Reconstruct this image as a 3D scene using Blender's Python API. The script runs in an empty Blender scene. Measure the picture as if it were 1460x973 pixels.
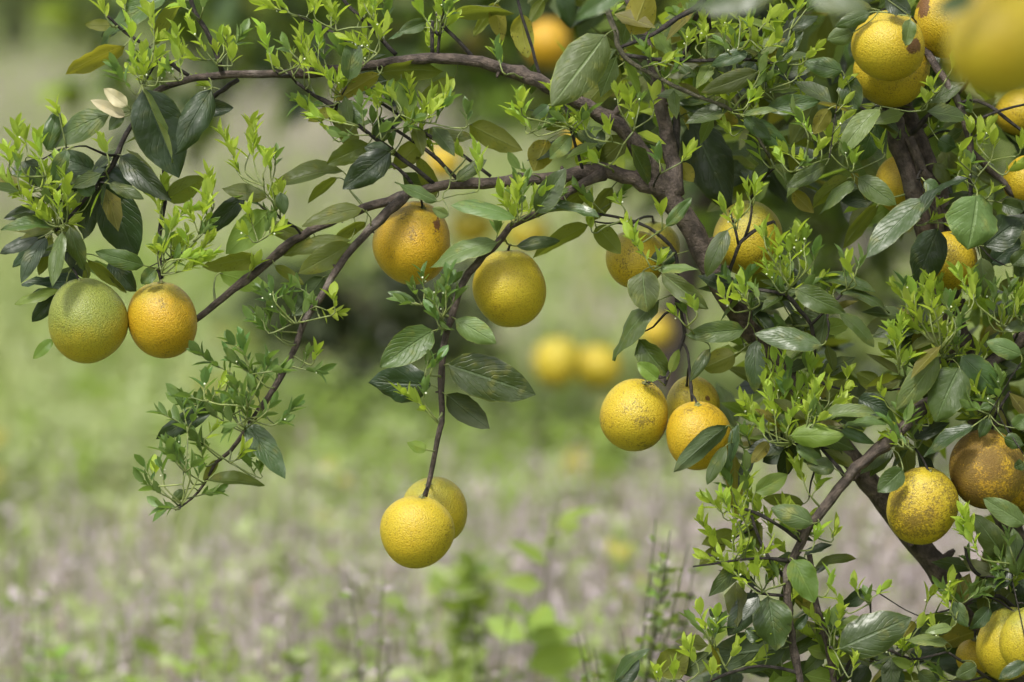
import bpy, math, random
import numpy as np
from mathutils import Vector, Matrix

# ------------------------------------------------------------------ camera, sky, sun, exposure
sc = bpy.context.scene
COL = sc.collection
CAM_H, PITCH, DIST, FRAME_W = 1.35, math.radians(7.0), 4.0, 1.04
cam_data = bpy.data.cameras.new('camera')
cam = bpy.data.objects.new('camera', cam_data)
COL.objects.link(cam)
cam.location = (0, 0, CAM_H)
cam.rotation_euler = (math.radians(90) - PITCH, 0, 0)
cam_data.sensor_width = 36.0
cam_data.lens = 36.0 * DIST / FRAME_W
cam_data.clip_start = 0.1
cam_data.clip_end = 2000
cam_data.dof.use_dof = True
cam_data.dof.focus_distance = DIST
cam_data.dof.aperture_fstop = 3.0
sc.camera = cam

SUN_EL, SUN_AZ = math.radians(57), math.radians(-150)   # azimuth measured from +Y towards +X
world = bpy.data.worlds.new('World')
sc.world = world
world.use_nodes = True
wn, wl = world.node_tree.nodes, world.node_tree.links
wn.clear()
sky = wn.new('ShaderNodeTexSky')
sky.sky_type = 'NISHITA'
sky.sun_disc = False
sky.sun_elevation = SUN_EL
sky.sun_rotation = SUN_AZ
sky.dust_density = 4.0
sky.air_density = 1.5
hs = wn.new('ShaderNodeHueSaturation')
hs.inputs['Saturation'].default_value = 0.30      # thin bright overcast
bgn = wn.new('ShaderNodeBackground')
bgn.inputs['Strength'].default_value = 0.09
wo = wn.new('ShaderNodeOutputWorld')
wl.new(sky.outputs[0], hs.inputs['Color'])
wl.new(hs.outputs[0], bgn.inputs['Color'])
wl.new(bgn.outputs[0], wo.inputs['Surface'])

sun_data = bpy.data.lights.new('sun', 'SUN')
sun_data.energy = 1.5
sun_data.angle = math.radians(10)
sun_data.color = (1.0, 0.96, 0.88)
sun = bpy.data.objects.new('sun', sun_data)
COL.objects.link(sun)
sd = Vector((math.sin(SUN_AZ) * math.cos(SUN_EL), math.cos(SUN_AZ) * math.cos(SUN_EL), math.sin(SUN_EL)))
sun.rotation_euler = sd.to_track_quat('Z', 'Y').to_euler()
sun.location = sd * 20

sc.view_settings.view_transform = 'Standard'
sc.view_settings.look = 'None'
sc.view_settings.gamma = 1.0
sc.view_settings.exposure = 1.45
sc.view_settings.use_curve_mapping = False
sc.cycles.max_bounces = 8
sc.cycles.transparent_max_bounces = 4

R = random.Random(11)
RN = np.random.default_rng(5)

# ------------------------------------------------------------------ helpers
PX = FRAME_W / 1460.0                     # metres per photo pixel at the focus distance
FWD = np.array([0, math.cos(PITCH), -math.sin(PITCH)])
UPV = np.array([0, math.sin(PITCH), math.cos(PITCH)])
RGT = np.array([1.0, 0, 0])
CAM = np.array([0, 0, CAM_H])
V2C = -FWD


def P(px, py, z=0.0):
    """Point in the place: z metres beyond the plane of the branch that the photographer focused on."""
    d = DIST + z
    k = PX * d / DIST
    return CAM + FWD * d + RGT * ((px - 730) * k) + UPV * ((486.5 - py) * k)


def nrm(v):
    n = np.linalg.norm(v)
    return v / n if n > 1e-9 else np.array([0, 0, 1.0])


def tag(o, label=None, cat=None, group=None, kind=None):
    if label: o['label'] = label
    if cat: o['category'] = cat
    if group: o['group'] = group
    if kind: o['kind'] = kind
    return o


class MB:
    """Collects vertices and faces, builds ONE mesh object."""
    def __init__(s):
        s.v, s.f, s.m, s.uv, s.n = [], [], [], [], 0

    def add(s, v, f, mi=0, uv=None):
        v = np.asarray(v, float)
        s.v.append(v)
        s.uv.append(np.zeros((len(v), 2)) if uv is None else np.asarray(uv, float))
        n = s.n
        s.f.extend([tuple(i + n for i in q) for q in f])
        s.m.extend([mi] * len(f))
        s.n += len(v)

    def tube(s, pts, rad, sides=8, mi=0, jit=0.0, cap=True):
        pts = np.asarray(pts, float)
        k = len(pts)
        rad = np.broadcast_to(np.asarray(rad, float), (k,))
        t = np.gradient(pts, axis=0)
        ref = np.array([0.31, 0.77, 0.55])
        vs, uv = [], []
        a = np.arange(sides) * 2 * math.pi / sides
        ln = np.concatenate([[0], np.cumsum(np.linalg.norm(np.diff(pts, axis=0), axis=1))])
        for i in range(k):
            ti = nrm(t[i])
            x = nrm(np.cross(ti, ref)); y = np.cross(ti, x)
            ref = np.cross(x, ti) if i else ref
            r = rad[i] * (1 + (RN.uniform(-jit, jit, sides) if jit else 0))
            vs.append(pts[i] + np.outer(np.cos(a) * r, x) + np.outer(np.sin(a) * r, y))
            uv += [(j / sides, ln[i]) for j in range(sides)]
        f = [(i * sides + j, i * sides + (j + 1) % sides, (i + 1) * sides + (j + 1) % sides, (i + 1) * sides + j)
             for i in range(k - 1) for j in range(sides)]
        if cap:
            f += [tuple(range(sides - 1, -1, -1)), tuple((k - 1) * sides + j for j in range(sides))]
        s.add(np.concatenate(vs), f, mi, uv)

    def build(s, name, mats, parent=None, smooth=True, origin=None):
        me = bpy.data.meshes.new(name)
        v = np.concatenate(s.v) if s.v else np.zeros((0, 3))
        if origin is not None:
            v = v - np.asarray(origin)
        me.from_pydata(v.tolist(), [], s.f)
        for m in (mats if isinstance(mats, (list, tuple)) else [mats]):
            me.materials.append(m)
        me.polygons.foreach_set('material_index', s.m)
        me.polygons.foreach_set('use_smooth', [smooth] * len(s.f))
        lay = me.uv_layers.new(name='UVMap')
        uv = np.concatenate(s.uv)
        li = np.empty(len(me.loops), int)
        me.loops.foreach_get('vertex_index', li)
        lay.data.foreach_set('uv', uv[li].ravel())
        me.update()
        o = bpy.data.objects.new(name, me)
        COL.objects.link(o)
        if parent is not None:
            o.parent = parent
        if origin is not None:
            o.location = origin
        return o


def spline(pts, step):
    """Catmull-Rom through rows of (x, y, z, r)."""
    p = np.asarray(pts, float)
    q = np.vstack([2 * p[0] - p[1], p, 2 * p[-1] - p[-2]])
    out = []
    for i in range(1, len(q) - 2):
        d = np.linalg.norm(q[i + 1][:3] - q[i][:3])
        n = max(2, int(d / step))
        for t in np.linspace(0, 1, n, endpoint=False):
            a, b, c, e = q[i - 1], q[i], q[i + 1], q[i + 2]
            out.append(0.5 * (2 * b + (c - a) * t + (2 * a - 5 * b + 4 * c - e) * t ** 2 + (3 * b - a - 3 * c + e) * t ** 3))
    out.append(q[-2])
    return np.array(out)


# ------------------------------------------------------------------ materials
def new_mat(name):
    m = bpy.data.materials.new(name)
    m.use_nodes = True
    m.node_tree.nodes.clear()
    return m, m.node_tree.nodes, m.node_tree.links


def node(n, t, **kw):
    x = n.new(t)
    for k, v in kw.items():
        if k in x.inputs.keys():
            x.inputs[k].default_value = v
        else:
            setattr(x, k, v)
    return x


def math_n(n, l, op, a, b=None, clamp=False, c=None):
    x = n.new('ShaderNodeMath'); x.operation = op; x.use_clamp = clamp
    for i, s in enumerate((a, b, c)):
        if s is None: continue
        if isinstance(s, (int, float)): x.inputs[i].default_value = s
        else: l.new(s, x.inputs[i])
    return x.outputs[0]


def mix_c(n, l, fac, a, b, mode='MIX'):
    x = n.new('ShaderNodeMix'); x.data_type = 'RGBA'; x.blend_type = mode
    for i, s in ((0, fac), (6, a), (7, b)):
        if isinstance(s, (int, float)): x.inputs[i].default_value = s
        elif isinstance(s, tuple): x.inputs[i].default_value = s if len(s) == 4 else (*s, 1)
        else: l.new(s, x.inputs[i])
    return x.outputs[2]


def ramp(n, l, fac, a, b, lo=0.0, hi=1.0):
    x = n.new('ShaderNodeMapRange'); x.interpolation_type = 'SMOOTHSTEP'
    l.new(fac, x.inputs[0])
    x.inputs[1].default_value, x.inputs[2].default_value = a, b
    x.inputs[3].default_value, x.inputs[4].default_value = lo, hi
    return x.outputs[0]


def leaf_mat(name, top, under, spots=0.0, rough=0.38, vein=0.5, transl=0.28, tcol=None, spec=0.5):
    m, n, l = new_mat(name)
    oi = node(n, 'ShaderNodeObjectInfo')
    geo = node(n, 'ShaderNodeNewGeometry')
    uv = node(n, 'ShaderNodeUVMap')
    sep = node(n, 'ShaderNodeSeparateXYZ')
    l.new(uv.outputs[0], sep.inputs[0])
    U, V = sep.outputs[0], sep.outputs[1]
    au = math_n(n, l, 'ABSOLUTE', math_n(n, l, 'SUBTRACT', U, 0.5))          # 0 .. .5
    tc = node(n, 'ShaderNodeTexCoord')
    off = node(n, 'ShaderNodeVectorMath', operation='ADD')
    mul = node(n, 'ShaderNodeVectorMath', operation='SCALE')
    l.new(oi.outputs['Random'], mul.inputs['Scale']); mul.inputs[0].default_value = (31, 17, 23)
    l.new(tc.outputs['Object'], off.inputs[0]); l.new(mul.outputs[0], off.inputs[1])
    n1 = node(n, 'ShaderNodeTexNoise', Scale=60.0, Detail=4.0)
    l.new(off.outputs[0], n1.inputs['Vector'])
    n2 = node(n, 'ShaderNodeTexNoise', Scale=420.0, Detail=2.0)
    l.new(off.outputs[0], n2.inputs['Vector'])
    # side veins run obliquely from the midrib
    ph = math_n(n, l, 'SUBTRACT', math_n(n, l, 'MULTIPLY', V, 8.0), math_n(n, l, 'MULTIPLY', au, 7.0))
    ph = math_n(n, l, 'ADD', ph, math_n(n, l, 'MULTIPLY', n1.outputs[0], 1.6))
    saw = math_n(n, l, 'ABSOLUTE', math_n(n, l, 'SUBTRACT', math_n(n, l, 'FRACT', ph), 0.5))   # 0..0.5
    sv = ramp(n, l, saw, 0.0, 0.16, 1.0, 0.0)
    mid = ramp(n, l, au, 0.012, 0.04, 1.0, 0.0)
    veins = math_n(n, l, 'MAXIMUM', math_n(n, l, 'MULTIPLY', sv, 0.30), mid)
    var = math_n(n, l, 'MULTIPLY_ADD', n1.outputs[0], 0.5, c=0.75)
    c = mix_c(n, l, geo.outputs['Backfacing'], top, under)
    # each leaf a little different
    hsv = node(n, 'ShaderNodeHueSaturation')
    l.new(c, hsv.inputs['Color'])
    l.new(math_n(n, l, 'MULTIPLY_ADD', oi.outputs['Random'], 0.045, c=0.475), hsv.inputs['Hue'])
    rnd2 = math_n(n, l, 'FRACT', math_n(n, l, 'MULTIPLY', oi.outputs['Random'], 7.13))
    l.new(math_n(n, l, 'MULTIPLY', math_n(n, l, 'MULTIPLY_ADD', rnd2, 0.6, c=0.7), var), hsv.inputs['Value'])
    vc = mix_c(n, l, math_n(n, l, 'MULTIPLY', veins, vein), hsv.outputs[0], tuple(min(1, x * 1.9 + 0.05) for x in top))
    blot = ramp(n, l, n1.outputs[0], 0.55, 0.75)
    vc = mix_c(n, l, math_n(n, l, 'MULTIPLY', blot, 0.5 + 0.3 * spots), vc, tuple(x * f for x, f in zip(under, (1.5, 1.15, 0.6))))
    if spots > 0:
        vo = node(n, 'ShaderNodeTexVoronoi', Scale=260.0)
        l.new(off.outputs[0], vo.inputs['Vector'])
        sp = ramp(n, l, vo.outputs['Distance'], 0.16, 0.30, 1.0, 0.0)
        sp = math_n(n, l, 'MULTIPLY', sp, ramp(n, l, n1.outputs[0], 0.46, 0.56))
        vc = mix_c(n, l, math_n(n, l, 'MULTIPLY', sp, spots), vc, (0.02, 0.015, 0.008))
    edge = ramp(n, l, au, 0.455, 0.5)
    vc = mix_c(n, l, math_n(n, l, 'MULTIPLY', edge, 0.35), vc, tuple(min(1, x * f) for x, f in zip(under, (2.0, 1.7, 1.2))))
    n4 = node(n, 'ShaderNodeTexNoise', Scale=75.0, Detail=1.0)
    l.new(off.outputs[0], n4.inputs['Vector'])
    bh = math_n(n, l, 'ADD', math_n(n, l, 'MULTIPLY', math_n(n, l, 'MULTIPLY', sv, ramp(n, l, n1.outputs[0], 0.35, 0.65)), -0.35), math_n(n, l, 'MULTIPLY', mid, -0.6))
    bh = math_n(n, l, 'ADD', bh, math_n(n, l, 'MULTIPLY', n2.outputs[0], 0.12))
    bh = math_n(n, l, 'ADD', bh, math_n(n, l, 'MULTIPLY', n1.outputs[0], 0.9))
    bh = math_n(n, l, 'ADD', bh, math_n(n, l, 'MULTIPLY', n4.outputs[0], 1.1))
    bump = node(n, 'ShaderNodeBump', Strength=0.8, Distance=0.0016)
    l.new(bh, bump.inputs['Height'])
    pr = node(n, 'ShaderNodeBsdfPrincipled')
    pr.inputs['Specular IOR Level'].default_value = spec
    l.new(vc, pr.inputs['Base Color'])
    l.new(math_n(n, l, 'ADD', ramp(n, l, n1.outputs[0], 0.3, 0.7, rough + 0.02, rough + 0.20),
                 math_n(n, l, 'MULTIPLY', geo.outputs['Backfacing'], 0.25)), pr.inputs['Roughness'])
    l.new(bump.outputs[0], pr.inputs['Normal'])
    tr = node(n, 'ShaderNodeBsdfTranslucent')
    tr.inputs['Color'].default_value = (*(tcol or (top[0] * 2.6 + .02, top[1] * 2.2 + .03, top[2] * 0.8)), 1)
    mx = node(n, 'ShaderNodeMixShader')
    mx.inputs[0].default_value = transl
    l.new(pr.outputs[0], mx.inputs[1]); l.new(tr.outputs[0], mx.inputs[2])
    out = node(n, 'ShaderNodeOutputMaterial')
    l.new(mx.outputs[0], out.inputs[0])
    return m


def bark_mat(name, c1, c2, c3, scale=1.0):
    m, n, l = new_mat(name)
    tc = node(n, 'ShaderNodeTexCoord')
    uv = node(n, 'ShaderNodeUVMap')
    mp = node(n, 'ShaderNodeMapping'); mp.inputs['Scale'].default_value = (7, 42, 1)
    l.new(uv.outputs[0], mp.inputs[0])
    n0 = node(n, 'ShaderNodeTexNoise', Scale=1.2, Detail=5.0, Roughness=0.65)
    l.new(mp.outputs[0], n0.inputs['Vector'])
    n1 = node(n, 'ShaderNodeTexNoise', Scale=90.0 * scale, Detail=6.0, Roughness=0.7)
    l.new(tc.outputs['Object'], n1.inputs['Vector'])
    n2 = node(n, 'ShaderNodeTexNoise', Scale=28.0 * scale, Detail=3.0)
    l.new(tc.outputs['Object'], n2.inputs['Vector'])
    n3 = node(n, 'ShaderNodeTexNoise', Scale=520.0, Detail=3.0)
    l.new(tc.outputs['Object'], n3.inputs['Vector'])
    c = mix_c(n, l, ramp(n, l, n1.outputs[0], 0.38, 0.62), c1, c2)
    c = mix_c(n, l, math_n(n, l, 'MULTIPLY', ramp(n, l, n0.outputs[0], 0.45, 0.65), 0.6), c, tuple(x * 0.45 for x in c1))
    c = mix_c(n, l, math_n(n, l, 'MULTIPLY', ramp(n, l, n2.outputs[0], 0.58, 0.70), 0.55), c, c3)
    h = math_n(n, l, 'ADD', n1.outputs[0], math_n(n, l, 'MULTIPLY', n3.outputs[0], 0.4))
    h = math_n(n, l, 'ADD', h, math_n(n, l, 'MULTIPLY', n0.outputs[0], 0.9))
    b = node(n, 'ShaderNodeBump', Strength=0.9, Distance=0.004)
    l.new(h, b.inputs['Height'])
    pr = node(n, 'ShaderNodeBsdfPrincipled', Roughness=0.78)
    pr.inputs['Specular IOR Level'].default_value = 0.3
    l.new(c, pr.inputs['Base Color']); l.new(b.outputs[0], pr.inputs['Normal'])
    out = node(n, 'ShaderNodeOutputMaterial'); l.new(pr.outputs[0], out.inputs[0])
    return m


def fruit_mat():
    m, n, l = new_mat('orange_rind')
    oi = node(n, 'ShaderNodeObjectInfo')
    sepc = node(n, 'ShaderNodeSeparateColor'); l.new(oi.outputs['Color'], sepc.inputs[0])
    green, rust, warm = sepc.outputs[0], sepc.outputs[1], sepc.outputs[2]
    tc = node(n, 'ShaderNodeTexCoord')
    mul = node(n, 'ShaderNodeVectorMath', operation='SCALE')
    l.new(oi.outputs['Random'], mul.inputs['Scale']); mul.inputs[0].default_value = (13, 29, 7)
    off = node(n, 'ShaderNodeVectorMath', operation='ADD')
    l.new(tc.outputs['Object'], off.inputs[0]); l.new(mul.outputs[0], off.inputs[1])
    def noise(s, d=3.0, r=0.55):
        x = node(n, 'ShaderNodeTexNoise', Scale=s, Detail=d, Roughness=r)
        l.new(off.outputs[0], x.inputs['Vector']); return x.outputs[0]
    big, med, fine, pore = noise(22), noise(70, 5, 0.7), noise(430, 3, 0.7), noise(680, 1.0)
    sz = node(n, 'ShaderNodeSeparateXYZ'); l.new(tc.outputs['Object'], sz.inputs[0])
    zz = math_n(n, l, 'MULTIPLY', sz.outputs[2], 27.0)                         # -1 .. 1 from blossom end to stalk
    c = mix_c(n, l, math_n(n, l, 'ADD', warm, math_n(n, l, 'MULTIPLY', math_n(n, l, 'SUBTRACT', big, 0.5), 0.9), True),
              (0.405, 0.320, 0.019), (0.44, 0.245, 0.008))
    # unripe shoulder: wider when the fruit is greener
    g = math_n(n, l, 'ADD', zz, math_n(n, l, 'MULTIPLY', math_n(n, l, 'SUBTRACT', med, 0.5), 0.9))
    g = math_n(n, l, 'ADD', g, math_n(n, l, 'MULTIPLY', green, 2.2))
    gf = ramp(n, l, g, 0.85, 2.3)
    c = mix_c(n, l, math_n(n, l, 'MULTIPLY', gf, 0.9), c, (0.15, 0.19, 0.035))
    pf = ramp(n, l, pore, 0.36, 0.5, 0.75, 1.0)
    c = mix_c(n, l, 1.0, c, pf, 'MULTIPLY')
    # russet and specks
    rs = math_n(n, l, 'ADD', math_n(n, l, 'MULTIPLY', rust, 0.40), math_n(n, l, 'MULTIPLY', big, 0.35))
    rs = math_n(n, l, 'ADD', rs, math_n(n, l, 'MULTIPLY', med, 0.55))
    rf = ramp(n, l, rs, 0.66, 1.0)
    c = mix_c(n, l, math_n(n, l, 'MULTIPLY', rf, 0.55), c, (0.15, 0.070, 0.018))
    spk = math_n(n, l, 'ADD', math_n(n, l, 'MULTIPLY', fine, 0.72), math_n(n, l, 'MULTIPLY', math_n(n, l, 'SUBTRACT', rs, 0.42), 0.55))
    spk = math_n(n, l, 'ADD', spk, math_n(n, l, 'MULTIPLY', math_n(n, l, 'SUBTRACT', noise(34, 2), 0.5), 0.55))
    sf = ramp(n, l, spk, 0.52, 0.60)
    c = mix_c(n, l, math_n(n, l, 'MULTIPLY', sf, 0.62), c, (0.060, 0.040, 0.012))
    at = node(n, 'ShaderNodeAttribute', attribute_name='scar')
    sc_ = math_n(n, l, 'ADD', at.outputs['Fac'], math_n(n, l, 'MULTIPLY', math_n(n, l, 'SUBTRACT', med, 0.5), 1.5))
    scf = math_n(n, l, 'MULTIPLY', ramp(n, l, sc_, 0.50, 0.60), ramp(n, l, at.outputs['Fac'], 0.05, 0.3))
    c = mix_c(n, l, math_n(n, l, 'MULTIPLY', scf, 0.9), c, (0.085, 0.030, 0.014))
    h = math_n(n, l, 'ADD', math_n(n, l, 'MULTIPLY', pore, 1.0), math_n(n, l, 'MULTIPLY', noise(300, 1), 0.35))
    b = node(n, 'ShaderNodeBump', Strength=0.65, Distance=0.0013); l.new(h, b.inputs['Height'])
    pr = node(n, 'ShaderNodeBsdfPrincipled', Roughness=0.5)
    pr.inputs['Specular IOR Level'].default_value = 0.4
    pr.inputs['Subsurface Weight'].default_value = 0.06
    pr.inputs['Subsurface Radius'].default_value = (0.004, 0.002, 0.0006)
    l.new(c, pr.inputs['Base Color']); l.new(b.outputs[0], pr.inputs['Normal'])
    l.new(ramp(n, l, rf, 0.0, 1.0, 0.46, 0.75), pr.inputs['Roughness'])
    out = node(n, 'ShaderNodeOutputMaterial'); l.new(pr.outputs[0], out.inputs[0])
    return m


def plain_mat(name, c1, c2, scale=200.0, rough=0.6, transl=0.0, tcol=None):
    m, n, l = new_mat(name)
    tc = node(n, 'ShaderNodeTexCoord'); oi = node(n, 'ShaderNodeObjectInfo')
    nz = node(n, 'ShaderNodeTexNoise', Scale=scale, Detail=3.0)
    l.new(tc.outputs['Object'], nz.inputs['Vector'])
    c = mix_c(n, l, ramp(n, l, nz.outputs[0], 0.35, 0.65), c1, c2)
    hsv = node(n, 'ShaderNodeHueSaturation'); l.new(c, hsv.inputs['Color'])
    x = math_n(n, l, 'MULTIPLY_ADD', oi.outputs['Random'], 0.5, c=0.75)
    l.new(x, hsv.inputs['Value'])
    pr = node(n, 'ShaderNodeBsdfPrincipled', Roughness=rough)
    l.new(hsv.outputs[0], pr.inputs['Base Color'])
    out = node(n, 'ShaderNodeOutputMaterial')
    if transl:
        tr = node(n, 'ShaderNodeBsdfTranslucent'); tr.inputs['Color'].default_value = (*(tcol or c2), 1)
        mx = node(n, 'ShaderNodeMixShader'); mx.inputs[0].default_value = transl
        l.new(pr.outputs[0], mx.inputs[1]); l.new(tr.outputs[0], mx.inputs[2]); l.new(mx.outputs[0], out.inputs[0])
    else:
        l.new(pr.outputs[0], out.inputs[0])
    return m


M = {
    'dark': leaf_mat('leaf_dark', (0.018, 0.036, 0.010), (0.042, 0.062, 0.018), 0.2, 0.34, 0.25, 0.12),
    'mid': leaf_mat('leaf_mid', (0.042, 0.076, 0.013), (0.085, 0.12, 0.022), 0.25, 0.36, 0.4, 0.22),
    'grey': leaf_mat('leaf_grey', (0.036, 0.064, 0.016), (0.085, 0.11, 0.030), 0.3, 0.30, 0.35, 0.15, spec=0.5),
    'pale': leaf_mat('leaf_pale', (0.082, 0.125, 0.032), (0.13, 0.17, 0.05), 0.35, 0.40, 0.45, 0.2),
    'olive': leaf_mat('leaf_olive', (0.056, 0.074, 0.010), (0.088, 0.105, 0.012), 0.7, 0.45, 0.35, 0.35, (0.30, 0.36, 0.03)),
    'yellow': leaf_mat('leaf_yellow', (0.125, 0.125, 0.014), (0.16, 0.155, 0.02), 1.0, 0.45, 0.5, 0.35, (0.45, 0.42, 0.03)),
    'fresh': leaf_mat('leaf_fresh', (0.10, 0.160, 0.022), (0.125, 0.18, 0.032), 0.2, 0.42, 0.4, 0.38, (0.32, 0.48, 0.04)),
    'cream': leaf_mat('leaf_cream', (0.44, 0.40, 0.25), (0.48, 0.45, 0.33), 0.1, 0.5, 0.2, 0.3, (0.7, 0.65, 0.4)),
}
M['shoot'] = leaf_mat('shoot_bright', (0.24, 0.345, 0.030), (0.27, 0.37, 0.05), 0.0, 0.40, 0.3, 0.42, (0.50, 0.66, 0.05))
M['shoot2'] = leaf_mat('shoot_green', (0.070, 0.135, 0.028), (0.11, 0.18, 0.045), 0.0, 0.36, 0.3, 0.32, (0.28, 0.45, 0.06))
M['stem'] = plain_mat('green_stem', (0.10, 0.13, 0.035), (0.16, 0.19, 0.05), 150, 0.55)
M['twig'] = bark_mat('twig_bark', (0.022, 0.019, 0.017), (0.052, 0.043, 0.037), (0.10, 0.09, 0.08), 1.6)
M['bark'] = bark_mat('branch_bark', (0.050, 0.039, 0.032), (0.115, 0.088, 0.072), (0.22, 0.19, 0.165))
M['pale_twig'] = bark_mat('pale_twig_bark', (0.075, 0.070, 0.045), (0.14, 0.125, 0.085), (0.22, 0.20, 0.15), 1.6)
M['bud'] = plain_mat('flower_bud', (0.62, 0.66, 0.42), (0.75, 0.78, 0.60), 300, 0.5)
M['calyx'] = plain_mat('calyx_green', (0.10, 0.12, 0.03), (0.16, 0.15, 0.05), 300, 0.6)
M['rind'] = fruit_mat()

# ------------------------------------------------------------------ the ground
def ground_mat():
    m, n, l = new_mat('meadow_ground')
    tc = node(n, 'ShaderNodeTexCoord')
    def noise(s, d=4.0, r=0.6):
        x = node(n, 'ShaderNodeTexNoise', Scale=s, Detail=d, Roughness=r)
        l.new(tc.outputs['Object'], x.inputs['Vector']); return x.outputs[0]
    a, b, c, d = noise(0.45), noise(1.7), noise(9.0, 6), noise(60, 5)
    col = mix_c(n, l, ramp(n, l, c, 0.35, 0.65), (0.175, 0.235, 0.055), (0.255, 0.32, 0.09))
    f = math_n(n, l, 'ADD', math_n(n, l, 'MULTIPLY', a, 0.55), math_n(n, l, 'MULTIPLY', b, 0.45))
    col = mix_c(n, l, ramp(n, l, f, 0.54, 0.72), col, (0.34, 0.30, 0.27))
    col = mix_c(n, l, math_n(n, l, 'MULTIPLY', ramp(n, l, d, 0.35, 0.6, 1.0, 0.0), 0.5), col, (0.10, 0.09, 0.055))
    bp = node(n, 'ShaderNodeBump', Strength=1.0, Distance=0.04); l.new(math_n(n, l, 'ADD', c, d), bp.inputs['Height'])
    pr = node(n, 'ShaderNodeBsdfPrincipled', Roughness=0.9)
    pr.inputs['Specular IOR Level'].default_value = 0.1
    l.new(col, pr.inputs['Base Color']); l.new(bp.outputs[0], pr.inputs['Normal'])
    out = node(n, 'ShaderNodeOutputMaterial'); l.new(pr.outputs[0], out.inputs[0])
    return m


mb = MB()
gx = np.concatenate([np.linspace(-400, -12, 12), np.linspace(-10, 10, 61), np.linspace(12, 400, 12)])
gy = np.concatenate([np.linspace(-60, 0, 8), np.linspace(1, 40, 90), np.linspace(45, 900, 24)])
gv = [(x, y, 0.05 * math.sin(x * 0.7 + 1) * math.sin(y * 0.45) + 0.02 * math.sin(x * 2.3 + y * 1.9)) for y in gy for x in gx]
nx = len(gx)
gf = [(j * nx + i, j * nx + i + 1, (j + 1) * nx + i + 1, (j + 1) * nx + i) for j in range(len(gy) - 1) for i in range(nx - 1)]
mb.add(gv, gf)
tag(mb.build('ground', ground_mat()), kind='structure')


def gz(x, y):
    return 0.05 * np.sin(x * 0.7 + 1) * np.sin(y * 0.45) + 0.02 * np.sin(x * 2.3 + y * 1.9)


def scatter_mesh(name, mats, V, F, MI, UVS, parent=None):
    """V (k,p,3) points of k pieces with p points each, F faces of one piece."""
    k, p = V.shape[:2]
    me = bpy.data.meshes.new(name)
    F = np.asarray(F); q = F.shape[1]
    idx = (F[None] + (np.arange(k) * p)[:, None, None]).reshape(-1, q)
    nf = len(idx)
    me.vertices.add(k * p); me.vertices.foreach_set('co', V.reshape(-1).astype(np.float32))
    me.loops.add(nf * q); me.loops.foreach_set('vertex_index', idx.reshape(-1).astype(np.int32))
    me.polygons.add(nf)
    me.polygons.foreach_set('loop_start', (np.arange(nf) * q).astype(np.int32))
    for m in mats: me.materials.append(m)
    me.polygons.foreach_set('material_index', np.repeat(MI, len(F)).astype(np.int32))
    me.polygons.foreach_set('use_smooth', np.ones(nf, bool))
    lay = me.uv_layers.new(name='UVMap')
    lay.data.foreach_set('uv', np.tile(UVS, (k, 1))[idx.reshape(-1)].reshape(-1).astype(np.float32))
    me.update(calc_edges=True); me.validate()
    o = bpy.data.objects.new(name, me); COL.objects.link(o)
    if parent is not None: o.parent = parent
    return o


# low leaf template: y along 0..1, x half width -.5...5, folded
LT_V = np.array([(0, 0, 0), (-.5, .3, .12), (0, .33, 0), (.5, .3, .12), (-.38, .68, .08), (0, .7, -.02), (.38, .68, .08), (0, 1, -.08)])
LT_F = [(0, 2, 1, 1), (0, 3, 2, 2), (1, 2, 5, 4), (2, 3, 6, 5), (4, 5, 7, 7), (5, 6, 7, 7)]
LT_F3 = np.array([(0, 2, 1), (0, 3, 2), (1, 2, 5), (1, 5, 4), (2, 3, 6), (2, 6, 5), (4, 5, 7), (5, 6, 7)])
LT_UV = np.array([(.5, 0), (0, .3), (.5, .33), (1, .3), (.1, .68), (.5, .7), (.9, .68), (.5, 1)])


def leaves_at(pos, direc, normal, length, width):
    """Instances of the leaf template as arrays."""
    y = direc / np.linalg.norm(direc, axis=1, keepdims=True)
    x = np.cross(y, normal); x /= np.linalg.norm(x, axis=1, keepdims=True) + 1e-9
    z = np.cross(x, y)
    T = LT_V
    return (pos[:, None] + x[:, None] * (T[None, :, 0:1] * width[:, None, None]) + y[:, None] * (T[None, :, 1:2] * length[:, None, None])
            + z[:, None] * (T[None, :, 2:3] * width[:, None, None]))


def spread_on_ground(k, y0, y1, pw=1.0):
    y = y0 + (y1 - y0) * RN.random(k) ** pw
    x = (RN.random(k) * 2 - 1) * (0.13 * y * 1.35 + 0.7)
    return x, y


def patch(x, y, s=1.0, o=0.0):
    return (np.sin(x * 1.7 * s + 0.8 * np.sin(y * 0.9 * s + o) + o) + np.sin(y * 1.3 * s + 1.1 * np.sin(x * 1.2 * s + 2 * o)) ) * 0.25 + 0.5


# short grass blades (nobody could count them)
GR = [plain_mat('grass_green', (0.165, 0.215, 0.065), (0.25, 0.30, 0.10), 3.0, 0.6, 0.3, (0.4, 0.5, 0.1)),
      plain_mat('grass_pale', (0.26, 0.315, 0.11), (0.34, 0.38, 0.16), 3.0, 0.7, 0.25, (0.45, 0.45, 0.2)),
      plain_mat('grass_dry', (0.36, 0.31, 0.28), (0.47, 0.41, 0.38), 3.0, 0.8, 0.2, (0.45, 0.38, 0.34))]
k = 60000
x, y = spread_on_ground(k, 4.6, 24, 1.3)
h = RN.uniform(0.05, 0.16, k)
ang = RN.uniform(0, 2 * math.pi, k)
lean = RN.normal(0, 0.35, (k, 2))
w = RN.uniform(0.004, 0.009, k) * (0.6 + y / 12)
bx = np.stack([np.cos(ang) * w, np.sin(ang) * w, np.zeros(k)], 1)
b0 = np.stack([x, y, gz(x, y) - 0.01], 1)
tip = b0 + np.stack([lean[:, 0] * h, lean[:, 1] * h, h], 1)
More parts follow.
